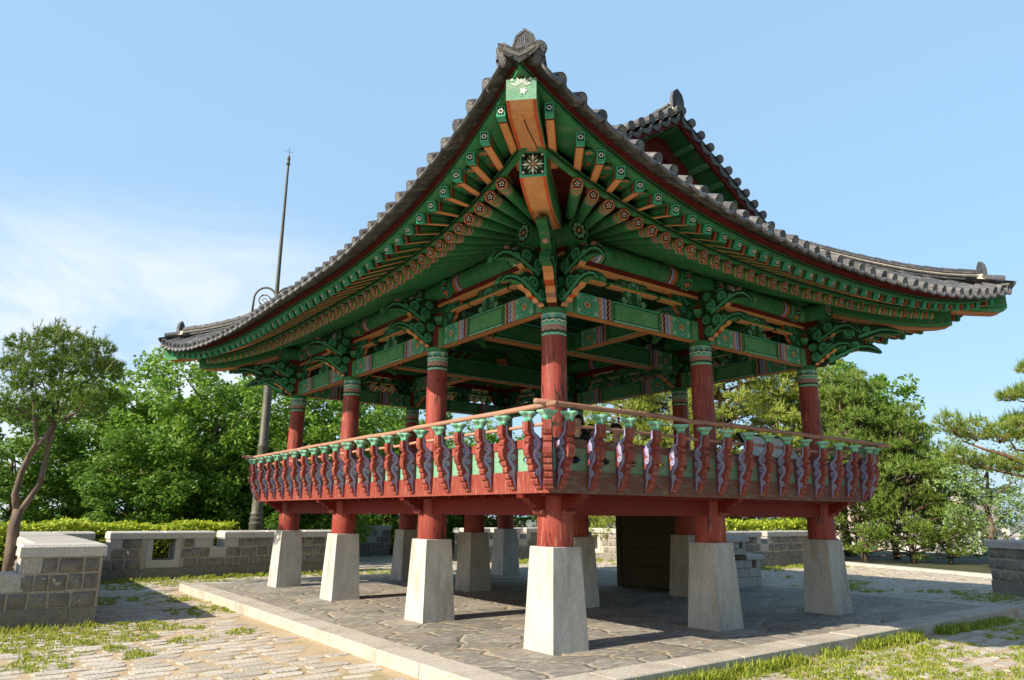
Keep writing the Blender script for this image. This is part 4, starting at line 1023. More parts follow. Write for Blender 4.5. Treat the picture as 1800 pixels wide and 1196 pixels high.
leafmat('needle_mid', (0.05, 0.14, 0.022), (0.21, 0.31, 0.05), 1.3, bias=.25)
leafmat('grass_blade', (0.15, 0.235, 0.025), (0.38, 0.42, 0.065), 1.5, bias=.35)
mat('bark', (0.20, 0.15, 0.115), (0.11, 0.08, 0.06), 5, .4, .65, .95, .9, 18, (1, 1, .35))
mat('bark_red', (0.26, 0.13, 0.075), (0.14, 0.085, 0.06), 5, .4, .65, .95, .9, 18, (1, 1, .35))
# slate paving of the platform: voronoi crazy paving
def slate():
    m = bpy.data.materials.new('slate'); m.use_nodes = True; M['slate'] = m; n = m.node_tree.nodes; l = m.node_tree.links; b = n["Principled BSDF"]
    t = n.new("ShaderNodeTexCoord"); mpn = n.new("ShaderNodeMapping"); mpn.inputs['Scale'].default_value = (1.5, 2.6, 1); mpn.inputs['Rotation'].default_value = (0, 0, .12); l.new(t.outputs['Object'], mpn.inputs[0])
    wn_ = n.new("ShaderNodeTexNoise"); wn_.inputs['Scale'].default_value = 2.2; wn_.inputs['Detail'].default_value = 3; l.new(mpn.outputs[0], wn_.inputs['Vector'])
    vm = n.new("ShaderNodeVectorMath"); vm.operation = 'MULTIPLY_ADD'; vm.inputs[1].default_value = (.35, .35, 0); l.new(wn_.outputs['Color'], vm.inputs[0]); l.new(mpn.outputs[0], vm.inputs[2])
    v1 = n.new("ShaderNodeTexVoronoi"); v1.voronoi_dimensions = '2D'; v1.feature = 'DISTANCE_TO_EDGE'; v2 = n.new("ShaderNodeTexVoronoi"); v2.voronoi_dimensions = '2D'
    for v in (v1, v2): v.inputs['Scale'].default_value = 1.0; v.inputs['Randomness'].default_value = .92; l.new(vm.outputs[0], v.inputs['Vector'])
    n2 = n.new("ShaderNodeTexNoise"); n2.inputs['Scale'].default_value = 9; n2.inputs['Detail'].default_value = 8; n2.inputs['Roughness'].default_value = .7
    mp2 = n.new("ShaderNodeMapping"); mp2.inputs['Scale'].default_value = (.6, 1.5, 1); l.new(t.outputs['Object'], mp2.inputs[0]); l.new(mp2.outputs[0], n2.inputs['Vector'])
    cr1 = n.new("ShaderNodeValToRGB"); e = cr1.color_ramp.elements; e[0].position = .30; e[0].color = (.125, .118, .108, 1); e[1].position = .74; e[1].color = (.50, .47, .41, 1); x = e.new(.5); x.color = (.25, .232, .205, 1); l.new(n2.outputs[0], cr1.inputs[0])
    sep = n.new("ShaderNodeSeparateColor"); l.new(v2.outputs['Color'], sep.inputs[0])
    rr = n.new("ShaderNodeMapRange"); rr.inputs[3].default_value = .72; rr.inputs[4].default_value = 1.2; l.new(sep.outputs[0], rr.inputs[0])
    hs_ = n.new("ShaderNodeHueSaturation"); l.new(cr1.outputs[0], hs_.inputs['Color']); l.new(rr.outputs[0], hs_.inputs['Value'])
    # sandy joints, wider and drifting in places
    n3 = n.new("ShaderNodeTexNoise"); n3.inputs['Scale'].default_value = 1.3; n3.inputs['Detail'].default_value = 4; l.new(t.outputs['Object'], n3.inputs['Vector'])
    wv = n.new("ShaderNodeMapRange"); wv.inputs[1].default_value = .35; wv.inputs[2].default_value = .75; wv.inputs[3].default_value = .012; wv.inputs[4].default_value = .10; l.new(n3.outputs[0], wv.inputs[0])
    dv = n.new("ShaderNodeMath"); dv.operation = 'DIVIDE'; l.new(v1.outputs['Distance'], dv.inputs[0]); l.new(wv.outputs[0], dv.inputs[1])
    ed = n.new("ShaderNodeMapRange"); ed.inputs[1].default_value = .6; ed.inputs[2].default_value = 1.1; l.new(dv.outputs[0], ed.inputs[0])
    mi = n.new("ShaderNodeMix"); mi.data_type = 'RGBA'; mi.inputs[6].default_value = (.36, .30, .205, 1); l.new(ed.outputs[0], mi.inputs[0]); l.new(hs_.outputs[0], mi.inputs[7])
    # dust blown over the slabs
    dm = n.new("ShaderNodeMapRange"); dm.inputs[1].default_value = .5; dm.inputs[2].default_value = .8; dm.inputs[4].default_value = .55; l.new(n3.outputs[0], dm.inputs[0])
    mi2 = n.new("ShaderNodeMix"); mi2.data_type = 'RGBA'; mi2.inputs[7].default_value = (.40, .33, .22, 1); l.new(dm.outputs[0], mi2.inputs[0]); l.new(mi.outputs[2], mi2.inputs[6]); l.new(mi2.outputs[2], b.inputs['Base Color'])
    b.inputs['Roughness'].default_value = .75
    ed2 = n.new("ShaderNodeMapRange"); ed2.inputs[1].default_value = 0; ed2.inputs[2].default_value = .10; l.new(v1.outputs['Distance'], ed2.inputs[0])
    hm = n.new("ShaderNodeMath"); hm.operation = 'MULTIPLY_ADD'; hm.inputs[1].default_value = .45; l.new(n2.outputs[0], hm.inputs[0]); l.new(ed2.outputs[0], hm.inputs[2])
    hm2 = n.new("ShaderNodeMath"); hm2.operation = 'MULTIPLY_ADD'; hm2.inputs[1].default_value = .8; l.new(rr.outputs[0], hm2.inputs[0]); l.new(hm.outputs[0], hm2.inputs[2])
    bp = n.new("ShaderNodeBump"); bp.inputs['Strength'].default_value = 1.0; bp.inputs['Distance'].default_value = .022; l.new(hm2.outputs[0], bp.inputs['Height']); l.new(bp.outputs[0], b.inputs['Normal'])
slate()
GZ = -.15
def noise2(x, y, s=1.0):
    from mathutils import noise
    return noise.noise(Vector((x*s, y*s, 3.7)))
def ground_z(x, y):
    r = math.hypot(x-6, y-6); far = clamp((r-26)/170.)
    drop = -38*(far*far*(3-2*far))
    # the hillside only falls away to the right and behind; left keeps level a little longer
    return GZ+drop*(1 if r > 26 else 0)+(noise2(x, y, .02)*3*far if r > 60 else 0)
PX0, PX1, PY0, PY1 = -1.78, 9.80, -1.60, 11.12; KW = .41
def on_platform(x, y, e=0.): return PX0-e < x < PX1+e and PY0-e < y < PY1+e
def on_terrace(x, y):
    if x < -4.05 and y > 6.25: return False
    if y > 14.1 and x < 3.4: return False
    if y > 21.3: return False
    if x > 14.6 and y > 8.3: return False
    if y > 16.1 and x > 9.9: return False
    # right edge
    t = (y-10.6)/(-11.0); ex = 22.0-3.8*t
    if x > ex-.25: return False
    if x > 14.0+(y-.39)*.69 and y < .5: return False
    return x > -16 and y > -9
# ground: one sheet to the horizon
mb = MB(); rad = [0, 3, 6, 8, 9, 10]+[10.5+.5*i for i in range(30)]+[26, 28, 30, 34, 40, 55, 75, 100, 140, 200, 320, 600, 1200, 2500, 5000, 9000]; NA = 150; P = []; F = []; ms = []
for r_ in rad:
    for a in range(NA):
        x, y = 6+r_*math.cos(2*PI*a/NA), 6+r_*math.sin(2*PI*a/NA); P.append((x, y, ground_z(x, y)))
for i in range(len(rad)-1):
    for a in range(NA):
        F.append((i*NA+a, i*NA+(a+1) % NA, (i+1)*NA+(a+1) % NA, (i+1)*NA+a)); fx, fy = 6+(rad[i]+rad[i+1])/2*math.cos(2*PI*(a+.5)/NA), 6+(rad[i]+rad[i+1])/2*math.sin(2*PI*(a+.5)/NA); ms.append('dirt' if rad[i+1] < 26 and (on_terrace(fx, fy) or fx < 0 and fy < 6.5) else ('forest_floor' if rad[i+1] < 200 else 'far_land'))
mb.add(P, F, ms); tag(mb.build('ground', None, True), kind='structure')
# platform under the pavilion with its granite kerb
mb = MB(); mb.box((PX0+.05, PY0+.05, GZ-.3), (PX1-.05, PY1-.05, 0), 'slate'); tag(mb.build('platform', None), kind='structure')
mb = MB()
def kerb_run(x0, y0, x1, y1, alongx):
    ln = (x1-x0) if alongx else (y1-y0); t = 0
    while t < ln-.05:
        d = min(rnd.uniform(1.0, 1.6), ln-t); d = d if ln-t-d > .3 else ln-t
        g = .004; e = rnd.uniform(-.004, .004); z = .006+rnd.uniform(-.003, .003); c = .012
        a = (x0+t+g, y0+e, x0+t+d-g, y1+e) if alongx else (x0+e, y0+t+g, x1+e, y0+t+d-g)
        p = [(a[0], a[1], GZ-.2), (a[2], a[1], GZ-.2), (a[2], a[3], GZ-.2), (a[0], a[3], GZ-.2), (a[0], a[1], z-c), (a[2], a[1], z-c), (a[2], a[3], z-c), (a[0], a[3], z-c),
             (a[0]+c, a[1]+c, z), (a[2]-c, a[1]+c, z), (a[2]-c, a[3]-c, z), (a[0]+c, a[3]-c, z)]
        mb.add(p, [(0, 1, 5, 4), (1, 2, 6, 5), (2, 3, 7, 6), (3, 0, 4, 7), (4, 5, 9, 8), (5, 6, 10, 9), (6, 7, 11, 10), (7, 4, 8, 11), (8, 9, 10, 11)], 'kerbstone')
        t += d
kerb_run(PX0, PY0, PX1, PY0+KW, True); kerb_run(PX0, PY0+KW, PX0+KW, PY1-KW, False); kerb_run(PX0, PY1-KW, PX1, PY1, True); kerb_run(PX1-KW, PY0+KW, PX1, PY1-KW, False)
tag(mb.build('kerb', None), kind='structure')
# terrace edge kerb on the far right
mb = MB(); a, b = Vector((22.0, 10.6, 0)), Vector((18.2, -.4, 0)); d = (b-a).normalized(); n_ = Vector((-d.y, d.x, 0))*.2
for i in range(9):
    p, q = a.lerp(b, i/9)+d*.008, a.lerp(b, (i+1)/9)-d*.008; z = GZ+.09
    P = [p+n_, q+n_, q-n_, p-n_]; mb.add([(v.x, v.y, GZ-.4) for v in P]+[(v.x, v.y, z) for v in P], [(0, 1, 5, 4), (1, 2, 6, 5), (2, 3, 7, 6), (3, 0, 4, 7), (4, 5, 6, 7)], 'granite')
tag(mb.build('terrace_kerb', None), kind='structure')

# ---- camera-side helper: only used to skip paving and grass far outside the view
def in_view(x, y, margin=52):
    dx, dy = x-CX, y-CY; f = dx*math.cos(YAW)+dy*math.sin(YAW); s = abs(dx*math.sin(YAW)-dy*math.cos(YAW))
    return f > -1.5 and s < (f+3)*math.tan(R(margin))
mb = MB(); y = -8.0
while y < 21.5:
    rowh = rnd.uniform(.21, .28); x = -14+rnd.random()*.4
    while x < 22:
        ln = rnd.choice((rnd.uniform(.26, .40), rnd.uniform(.36, .60))); far = math.hypot(x-CX, y-CY)
        gx = rnd.uniform(.015, .06); cx_, cy_ = x+ln/2, y+rowh/2+.02*math.sin(x*1.1)
        x += ln+gx
        if not in_view(cx_, cy_) or not on_terrace(cx_, cy_) or on_platform(cx_, cy_, .16): continue
        if -2.15 < cx_ < PX0 and cy_ < PY1 and rnd.random() < .5: continue     # sandy strip along the kerb
        if cy_ > PY0-.35 and PX0 < cx_ < PX1 and cy_ < PY0 and rnd.random() < .8: continue
        if rnd.random() < .05+.22*max(0, noise2(cx_, cy_, .45)): continue
        n = 9; a0 = rnd.random()*6; hx, hy = ln/2, (rowh-rnd.uniform(.015, .055))/2; rz = rnd.gauss(0, .05); h = GZ+rnd.uniform(.003, .011); O_, I_ = [], []
        for i in range(n):
            t = a0+2*PI*i/n; c, s = math.cos(t), math.sin(t); ex = .55
            ux = hx*math.copysign(abs(c)**ex, c)*rnd.uniform(.88, 1.06); uy = hy*math.copysign(abs(s)**ex, s)*rnd.uniform(.80, 1.10)
            px, py = ux*math.cos(rz)-uy*math.sin(rz), ux*math.sin(rz)+uy*math.cos(rz)
            O_.append((cx_+px*1.0, cy_+py*1.0, GZ-.02)); I_.append((cx_+px*.95, cy_+py*.92, h+rnd.uniform(-.003, .003)))
        mb.add(O_+I_, [(i, (i+1) % n, n+(i+1) % n, n+i) for i in range(n)]+[tuple(range(n, 2*n))], 'cobble')
    y += rowh
tag(mb.build('cobblestone_paving', None, 40), kind='structure')
# ---- grass tufts between the stones
mb = MB()
def tuft(x, y, h, nb_, sp, z=GZ):
    P = []; F = []
    for i in range(nb_):
        a = rnd.random()*2*PI; r_ = sp*math.sqrt(rnd.random()); bx, by = x+r_*math.cos(a), y+r_*math.sin(a); hh = h*rnd.uniform(.5, 1.15); w = rnd.uniform(.004, .008)*(1+max(0, math.hypot(x-CX, y-CY)-6)*.06)
        t = rnd.random()*2*PI; lx, ly = math.cos(t), math.sin(t); ln = hh*rnd.uniform(.25, 1.1); o = len(P)
        P += [(bx-ly*w, by+lx*w, z), (bx+ly*w, by-lx*w, z), (bx+lx*ln*.5+ly*w*.7, by+ly*ln*.5-lx*w*.7, z+hh*.72), (bx+lx*ln*.5-ly*w*.7, by+ly*ln*.5+lx*w*.7, z+hh*.72), (bx+lx*ln, by+ly*ln, z+hh)]
        F += [(o, o+1, o+2, o+3), (o+3, o+2, o+4)]
    mb.add(P, F, 'grass_blade')
cnt = 0
for _ in range(60000):
    d = 2.2+22*rnd.random()**1.5; a = YAW+R(rnd.uniform(-48, 48)); x, y = CX+d*math.cos(a), CY+d*math.sin(a)
    if not on_terrace(x, y) or on_platform(x, y, .03): continue
    g = .5+noise2(x, y, .5)*.8+noise2(x, y, 1.7)*.5
    if -2.2 < x < PX0: g -= .25
    if y < PY0 and x > -2: g += .42*clamp(1-(PY0-y)/3.)*clamp((8-x)/3.)+.12
    if x < -2.2: g -= .10
    if x < -3.5 and y < 6.3 and y > 4.4: g += .5
    if y > 11.5: g += .15
    if g < .60: continue
    tuft(x, y, rnd.uniform(.025, .055), 9, .055); cnt += 1
    if cnt > 11000: break
for _ in range(900):      # taller grass along the right kerb
    x = rnd.uniform(-1.6, 8.8); y = PY0-.02-abs(rnd.gauss(0, .10))
    if noise2(x, 0, .9) > -.35: tuft(x, y, rnd.uniform(.07, .15)*(1.0 if x < 7 else .7), 8, .05)
for _ in range(700):      # grass at the feet of the walls
    q = rnd.random()
    if q < .3: x, y = rnd.uniform(-4.0, 3.2), 14.08-abs(rnd.gauss(0, .18))
    elif q < .45: x, y = rnd.uniform(-9, -4.1), 6.27-abs(rnd.gauss(0, .25))
    elif q < .75: x, y = rnd.uniform(9.9, 14.5), 15.9-abs(rnd.gauss(0, .9))
    elif q < .9: x, y = rnd.uniform(14.8, 20), 8.25-abs(rnd.gauss(0, .5))
    else: x, y = 14.5-abs(rnd.gauss(0, .7)), rnd.uniform(8.5, 15.5)
    tuft(x, y, rnd.uniform(.06, .13), 10, .10)
tag(mb.build('grass', None), kind='stuff')

# ------------------------------------------------------------------ fortress walls
def stone_face(m, x0, x1, z0, z1, y, dep=.03):
    # pillow-faced stone on a face at y (towards -y)
    w, h = x1-x0, z1-z0; e = .018; q = []
    ring = [(0, 0), (.5, 0), (1, 0), (1, .5), (1, 1), (.5, 1), (0, 1), (0, .5)]
    O_ = [(x0+w*a, y+.004, z0+h*b) for a, b in ring]
    M_ = [(x0+w*a+(e if a < .4 else (-e if a > .6 else 0))*rnd.uniform(.5, 1.3), y-dep*rnd.uniform(.3, .75), z0+h*b+(e if b < .4 else (-e if b > .6 else 0))*rnd.uniform(.5, 1.3)) for a, b in ring]
    M_ = [(p[0]+rnd.uniform(-.007, .007), p[1], p[2]+rnd.uniform(-.007, .007)) for p in M_]
    I_ = [(x0+w*(.5+(a-.5)*.5+rnd.uniform(-.08, .08)), y-dep*rnd.uniform(.6, 2.0), z0+h*(.5+(b-.5)*.45+rnd.uniform(-.08, .08))) for a, b in ring]
    F = []
    for i in range(8):
        j = (i+1) % 8; F += [(i, j, 8+j, 8+i), (8+i, 8+j, 16+j, 16+i)]
    F.append(tuple(range(16, 24))); m.add(O_+M_+I_, F, 'wall_stone')
def cap_block(m, x0, x1, y0, y1, z0, z1):
    c = .035
    P = [(x0, y0, z0), (x1, y0, z0), (x1, y1, z0), (x0, y1, z0), (x0, y0, z1-c), (x1, y0, z1-c), (x1, y1, z1-c), (x0, y1, z1-c), (x0+c, y0+c, z1), (x1-c, y0+c, z1), (x1-c, y1-c, z1), (x0+c, y1-c, z1)]
    m.add(P, [(0, 3, 2, 1), (0, 1, 5, 4), (1, 2, 6, 5), (2, 3, 7, 6), (3, 0, 4, 7), (4, 5, 9, 8), (5, 6, 10, 9), (6, 7, 11, 10), (7, 4, 8, 11), (8, 9, 10, 11)], 'granite_cap')
def fort_wall(label, loc, rz, ln, th, merlons, holes=(), group='crenellated stone walls round the terrace', quoin=True):
    # local x along the wall, front face at y=0 facing -y, z=0 on the ground
    t = empty('stone_wall', label, 'wall', loc, rz, group); m = MB()
    zb, zc, zt, zm = .28, .80, 1.045, 1.225
    # base course
    x = 0
    while x < ln-.01:
        d = min(rnd.uniform(.7, 1.1), ln-x); d = d if ln-x-d > .3 else ln-x
        m.box((x+.003, -.03-rnd.uniform(0, .008), -.3), (x+d-.003, th+.03, zb), 'wall_base'); x += d
    def core(x0, x1, z0, z1):
        hs_ = [h for h in holes if h[0] < x1 and h[1] > x0 and h[2] < z1 and h[3] > z0]
        if not hs_: m.box((x0, 0, z0), (x1, th, z1), 'wall_mortar'); return
        h = hs_[0]; zlo, zhi = max(z0, h[2]), min(z1, h[3])
        if h[0] > x0: m.box((x0, 0, z0), (h[0], th, z1), 'wall_mortar')
        if h[1] < x1: m.box((h[1], 0, z0), (x1, th, z1), 'wall_mortar')
        if zlo > z0: m.box((h[0], 0, z0), (h[1], th, zlo), 'wall_mortar')
        if zhi < z1: m.box((h[0], 0, zhi), (h[1], th, z1), 'wall_mortar')
    core(0, ln, zb+.001, zc)
    for a, b in merlons: core(a, b, zc+.001, zt)
    # hole linings
    for h in holes:
        w = .13
        m.box((h[0]-w, -.012, h[2]-.001), (h[0]+.001, th+.012, h[3]), 'granite_cap'); m.box((h[1]-.001, -.012, h[2]-.001), (h[1]+w, th+.012, h[3]), 'granite_cap')
        m.box((h[0]-w, -.012, h[2]-.19), (h[1]+w, th+.012, h[2]-.002), 'granite_cap')
    rows = [(zb+.012, .535, [(0, ln)]), (.548, zc-.004, merlons), (zc+.008, zt-.006, merlons)]
    for q, (z0, z1, runs) in enumerate(rows):
        for a, b in runs:
            x = a+(.012 if not (quoin and q == 2) else .012)
            if quoin and q > 0: pass
            while x < b-.05:
                d = min(rnd.choice((rnd.uniform(.17, .27), rnd.uniform(.25, .38))), b-x-.012); d = d if b-x-d > .16 else b-x-.012
                blocked = any(h[0]-.13 < x+d and h[1]+.13 > x and h[2]-.19 < z1-.02 and h[3] > z0+.02 for h in holes)
                endq = quoin and q == 2 and (x < a+.05 and a > .01 or x+d > b-.05 and b < ln-.01)
                if not blocked:
                    for yy, fl in ((0, 1), (th, -1)):
                        if endq:
                            m.box((x+.004, yy-(.02 if fl > 0 else 0), z0), (x+d-.010, yy+(.02 if fl < 0 else 0), z1), 'granite_cap')
                        elif fl > 0: stone_face(m, x, x+d-rnd.uniform(.012, .034), z0+rnd.uniform(-.004, .016), z1-rnd.uniform(.0, .028), 0)
                        else:
                            m2 = MB(); stone_face(m2, x, x+d-.022, z0, z1-.012, 0); m.add([(p[0], th-p[1], p[2]) for p in m2.v], m2.f, [m2.mats[i] for i in m2.m])
                x += d
    # smooth end blocks beside each gap, sills in the gaps
    for (a, b) in merlons:
        for xx in (a, b):
            if xx < .01 or xx > ln-.01: continue
            m.box((xx-.012, -.016, zc+.006), (xx+.012, th+.016, zt-.003), 'granite_cap')
    for (a0, b0), (a1, b1) in zip(merlons[:-1], merlons[1:]): m.box((b0-.07, -.018, .553), (a1+.07, th+.018, zc+.004), 'granite_cap')
    if merlons and merlons[-1][1] < ln-.05: m.box((merlons[-1][1]-.07, -.018, .553), (ln, th+.018, zc+.004), 'granite_cap')
    if merlons and merlons[0][0] > .05: m.box((0, -.018, .553), (merlons[0][0]+.07, th+.018, zc+.004), 'granite_cap')
    # wall ends
    for xx in (0, ln):
        m.box((xx-.014, .02, zb+.004), (xx+.014, th-.02, zc-.004 if not merlons else zt-.005), 'wall_stone')
    m.build('masonry', t, 35)
    m = MB()
    for a, b in merlons:
        n = max(1, round((b-a)/1.0))
        for i in range(n): cap_block(m, a-.04*(i == 0)+(b-a)*i/n+.003, a+(b-a)*(i+1)/n+.04*(i == n-1)-.003, -.055, th+.055, zt, zm)
    m.build('coping', t)
    return t
fort_wall('rough grey stone wall with a thick pale coping, nearest wall at the left, in shade', (-13.0, 6.33, GZ), 0, 8.93, .75, [(0, 1.7), (2.1, 4.6), (5.0, 7.4), (7.85, 8.93)])
fort_wall('stone wall running back from the near left wall end to the far left wall', (-4.07, 7.09, GZ), PI/2, 7.0, .86, [(0, 7.0)])
fort_wall('long low crenellated stone wall with a square gun hole, in front of the bright hedge', (-4.93, 14.15, GZ), 0, 8.3, .72, [(0, 1.71), (2.12, 4.61), (4.94, 8.3)], holes=[(3.12, 3.67, .50, 1.03)])
fort_wall('short end of stone wall seen between the left granite pillars, farthest from the platform', (5.6, 21.5, GZ), 0, 3.35, .72, [(0, 2.3), (2.7, 3.35)])
fort_wall('stone wall behind the shaded middle granite pillars, its face in shade under a lit coping', (9.3, 16.2, GZ), 0, 5.35, .72, [(0, 1.1), (1.4, 2.6), (2.95, 4.5), (4.8, 5.35)])
fort_wall('bright sunlit stone wall with a small square window, left of the dark wooden stair housing', (14.65, 16.18, GZ), -PI/2, 7.8, .72, [(0, 7.8)], holes=[(1.15, 1.55, .42, .95)])
fort_wall('stone wall with one gap in its coping, in front of the hedge right of the stair', (15.4, 8.42, GZ), 0, 4.9, .72, [(0, 1.15), (1.55, 4.9)])
fort_wall('stone wall end with pale coping at the right edge, in the shade of the roof', (14.12, .40, GZ), math.atan2(-.80, -.56), 9.0, .8, [(0, 2.2), (2.6, 5.0), (5.4, 9.0)])
# ------------------------------------------------------------------ vegetation
def at(px, depth):      # plan position of a pixel column at a depth along the view
    s = (px-900)/1255.56*depth*.971
    return CX+depth*math.cos(YAW)+s*math.sin(YAW), CY+depth*math.sin(YAW)-s*math.cos(YAW)
def limb(m, a, b, r0, r1, mt, n=5, wob=.12, sides=7):
    a, b = Vector(a), Vector(b); L = (b-a).length; P = []
    for i in range(n+1):
        t = i/n; w = wob*L*math.sin(PI*t); P.append(a.lerp(b, t)+Vector((rnd.uniform(-1, 1), rnd.uniform(-1, 1), rnd.uniform(-.5, .5)))*w*.35)
    m.tube(P, [lerp(r0, r1, i/n) for i in range(n+1)], sides, mt); return P
def leaf(m, p, L, w, mt, up=.55):
    d = Vector((rnd.gauss(0, 1), rnd.gauss(0, 1), rnd.gauss(-.25, .6))).normalized(); nn = Vector((rnd.gauss(0, 1), rnd.gauss(0, 1), rnd.gauss(up*2, .8))).normalized(); s = d.cross(nn)
    if s.length < .05: return
    s.normalize(); p = Vector(p); bend = nn*L*.12
    m.add([p, p+d*L*.5+s*w*.5-bend*.2, p+d*L-bend, p+d*L*.5-s*w*.5-bend*.2], [(0, 1, 2, 3)], mt)
def inside_ball():
    while True:
        v = Vector((rnd.uniform(-1, 1), rnd.uniform(-1, 1), rnd.uniform(-1, 1)))
        if .02 < v.length < 1: return v
def broad_meshes(seed, H, RW, base, nclump, nleaf, L, w, mt, bark):
    rnd.seed(seed); mt_ = MB(); mc = MB(); top = Vector((rnd.uniform(-.3, .3), rnd.uniform(-.3, .3), H*.72))
    limb(mt_, (0, 0, -.2), top, .16*H/7, .04, bark, 7, .10); tips = []
    for i in range(11):
        z = lerp(base*.8, H*.7, i/10); a = i*2.4+rnd.random(); r_ = RW*rnd.uniform(.55, .85)*(1-.5*max(0, (z/H-.4)))
        e = Vector((r_*math.cos(a), r_*math.sin(a), z+rnd.uniform(.5, 1.5))); limb(mt_, (0, 0, z), e, .05*H/7, .012, bark, 4, .1, 5); tips.append(e)
    cl = []
    for i in range(nclump):
        v = inside_ball(); v = v*(.55+.45*v.length**.3)
        zz = base+(H-base)*(.5+.5*v.z); prof_ = math.sqrt(max(.05, 1-(v.z*.95)**2))
        lob = 1+.22*math.sin(3*math.atan2(v.y, v.x)+seed)+.12*math.sin(5*math.atan2(v.y, v.x)+zz*1.3)
        cl.append((Vector((v.x*RW*lob, v.y*RW*lob, zz+rnd.uniform(-.3, .3))), rnd.uniform(.28, .62)*RW/3.))
    cl += [(t, rnd.uniform(.4, .7)) for t in tips]
    for c, r_ in cl:
        for _ in range(nleaf):
            v = inside_ball(); v = v.normalized()*(v.length**.45); leaf(mc, c+Vector((v.x*r_, v.y*r_, v.z*r_*.75)), L*rnd.uniform(.6, 1.25), w*rnd.uniform(.7, 1.2), mt)
    return mt_.mesh('trunk', True), mc.mesh('crown')
def needles(m, p, d, n, L, w, mt, spread=.75):
    d = Vector(d).normalized()
    for _ in range(n):
        v = (d+Vector((rnd.gauss(0, 1), rnd.gauss(0, 1), rnd.gauss(0, 1)))*spread).normalized(); s = v.cross(Vector((rnd.gauss(0, 1), rnd.gauss(0, 1), rnd.gauss(0, 1))))
        if s.length < .05: continue
        s = s.normalized()*w; ll = L*rnd.uniform(.7, 1.2); m.add([p-s, p+s, p+v*ll], [(0, 1, 2)], mt)
def pine_meshes(seed, H, RW, base, npad, ntuft, L, w, mt, bark, flat=.35, nn_=9):
    rnd.seed(seed); mt_ = MB(); mc = MB(); tr = limb(mt_, (0, 0, -.2), (rnd.uniform(-.4, .4), rnd.uniform(-.4, .4), H*.93), .15*H/7, .03, bark, 8, .08)
    for i in range(npad):
        t = (i+.5)/npad; z = lerp(base, H, t**.9); rr = RW*(1-.62*((z-base)/(H-base))**1.6)*rnd.uniform(.35, 1.05); a = i*2.39996+rnd.uniform(-.4, .4)
        c = Vector((rr*math.cos(a), rr*math.sin(a), z+rnd.uniform(-.15, .3))); pr_ = rnd.uniform(.45, .85)*RW/2.6*(1-.35*t)
        limb(mt_, (0, 0, max(.3, z-rr*.35)), c-Vector((0, 0, .1)), .035, .012, bark, 4, .1, 5)
        for _ in range(ntuft):
            v = inside_ball(); v = v.normalized()*(v.length**.5); p = c+Vector((v.x*pr_, v.y*pr_, v.z*pr_*flat+.12*pr_)); d = Vector((v.x*.7, v.y*.7, .75+.4*v.z))
            needles(mc, p, d, nn_, L, w, mt, .55)
            if v.z > .35 and rnd.random() < .30: needles(mc, p, (v.x*.2, v.y*.2, 1), 6, L*1.7, w*.8, mt, .10)
    return mt_.mesh('trunk', True), mc.mesh('crown')
def plant(name, label, cat, meshes, px, depth, sc, rz, group, dz=0., sxy=1.):
    x, y = at(px, depth); t = empty(name, label, cat, (x, y, ground_z(x, y)+dz), rz, group); t.scale = (sc*sxy, sc*sxy, sc)
    link('trunk', meshes[0], t); link('crown', meshes[1], t); return t
BA = broad_meshes(3, 7.0, 2.9, .5, 150, 120, .19, .11, 'leaf_broad', 'bark')
BB = broad_meshes(8, 7.0, 2.6, .5, 145, 120, .18, .105, 'leaf_broad', 'bark')
BC = broad_meshes(14, 7.0, 2.8, .4, 140, 115, .19, .105, 'leaf_dark', 'bark')
G1 = 'broadleaf trees beyond the left wall'
for (nm, lb, me, px, dp, sc, rz, sxy) in (
    ('broadleaf_tree', 'low broadleaf tree at the left edge, behind the two-stemmed pine', BC, 20, 24, .74, 0, 1.1),
    ('broadleaf_tree', 'broadleaf tree rising directly behind the crown of the two-stemmed pine', BA, 165, 27, .98, 1.2, 1.0),
    ('broadleaf_tree', 'tallest broadleaf tree, left of the pavilion roof tip', BB, 262, 27, 1.10, 2.5, .95),
    ('broadleaf_tree', 'broadleaf tree under the left roof tip, next to the tallest one', BA, 365, 25.5, 1.0, 4.0, .95),
    ('broadleaf_tree', 'broadleaf tree just behind the tall lamp post', BB, 465, 27.5, .98, 5.1, 1.0),
    ('broadleaf_tree', 'leafy tree seen between the two leftmost red pillars of the upper floor', BA, 570, 28, 1.03, .7, 1.0),
    ('broadleaf_tree', 'bright leafy tree seen between the second and third red pillars from the left end', BB, 680, 34, 1.22, 3.3, .95),
    ('broadleaf_tree', 'low green tree below the pale sky, seen through the balcony left of the near corner', BA, 850, 34, .86, 1.9, 1.1),
    ('broadleaf_tree', 'low broad tree in front of the left wood, behind the long hedge', BC, 250, 24, .66, 4.4, 1.25),
    ('broadleaf_tree', 'shrubby dark tree behind the hedge, left of the lamp post', BC, 385, 26, .66, 2.2, 1.2),
    ('broadleaf_tree', 'dark tree low behind the left balcony corner, right of the lamp post', BC, 520, 26, .66, .2, 1.2),
    ('broadleaf_tree', 'shaded tree behind the left pillars, far under the balcony floor', BC, 620, 36, .72, 1.0, 1.25),
    ('broadleaf_tree', 'shaded tree filling the gap under the floor beam left of the near corner post', BC, 800, 33, .62, 2.9, 1.3),
    ('broadleaf_tree', 'shaded tree under the floor beam behind the bright windowed wall', BC, 1010, 35, .74, 3.9, 1.3)):
    plant(nm, lb, 'tree', me, px, dp, sc, rz, G1, sxy=sxy)
PA = pine_meshes(21, 7.0, 2.9, .6, 120, 42, .19, .017, 'needle_light', 'bark_red')
PB = pine_meshes(33, 7.0, 2.6, .6, 115, 42, .19, .017, 'needle_light', 'bark_red')
PC = pine_meshes(40, 6.0, 2.3, .3, 105, 40, .19, .017, 'needle_dark', 'bark')
G2 = 'pines beyond the right wall'
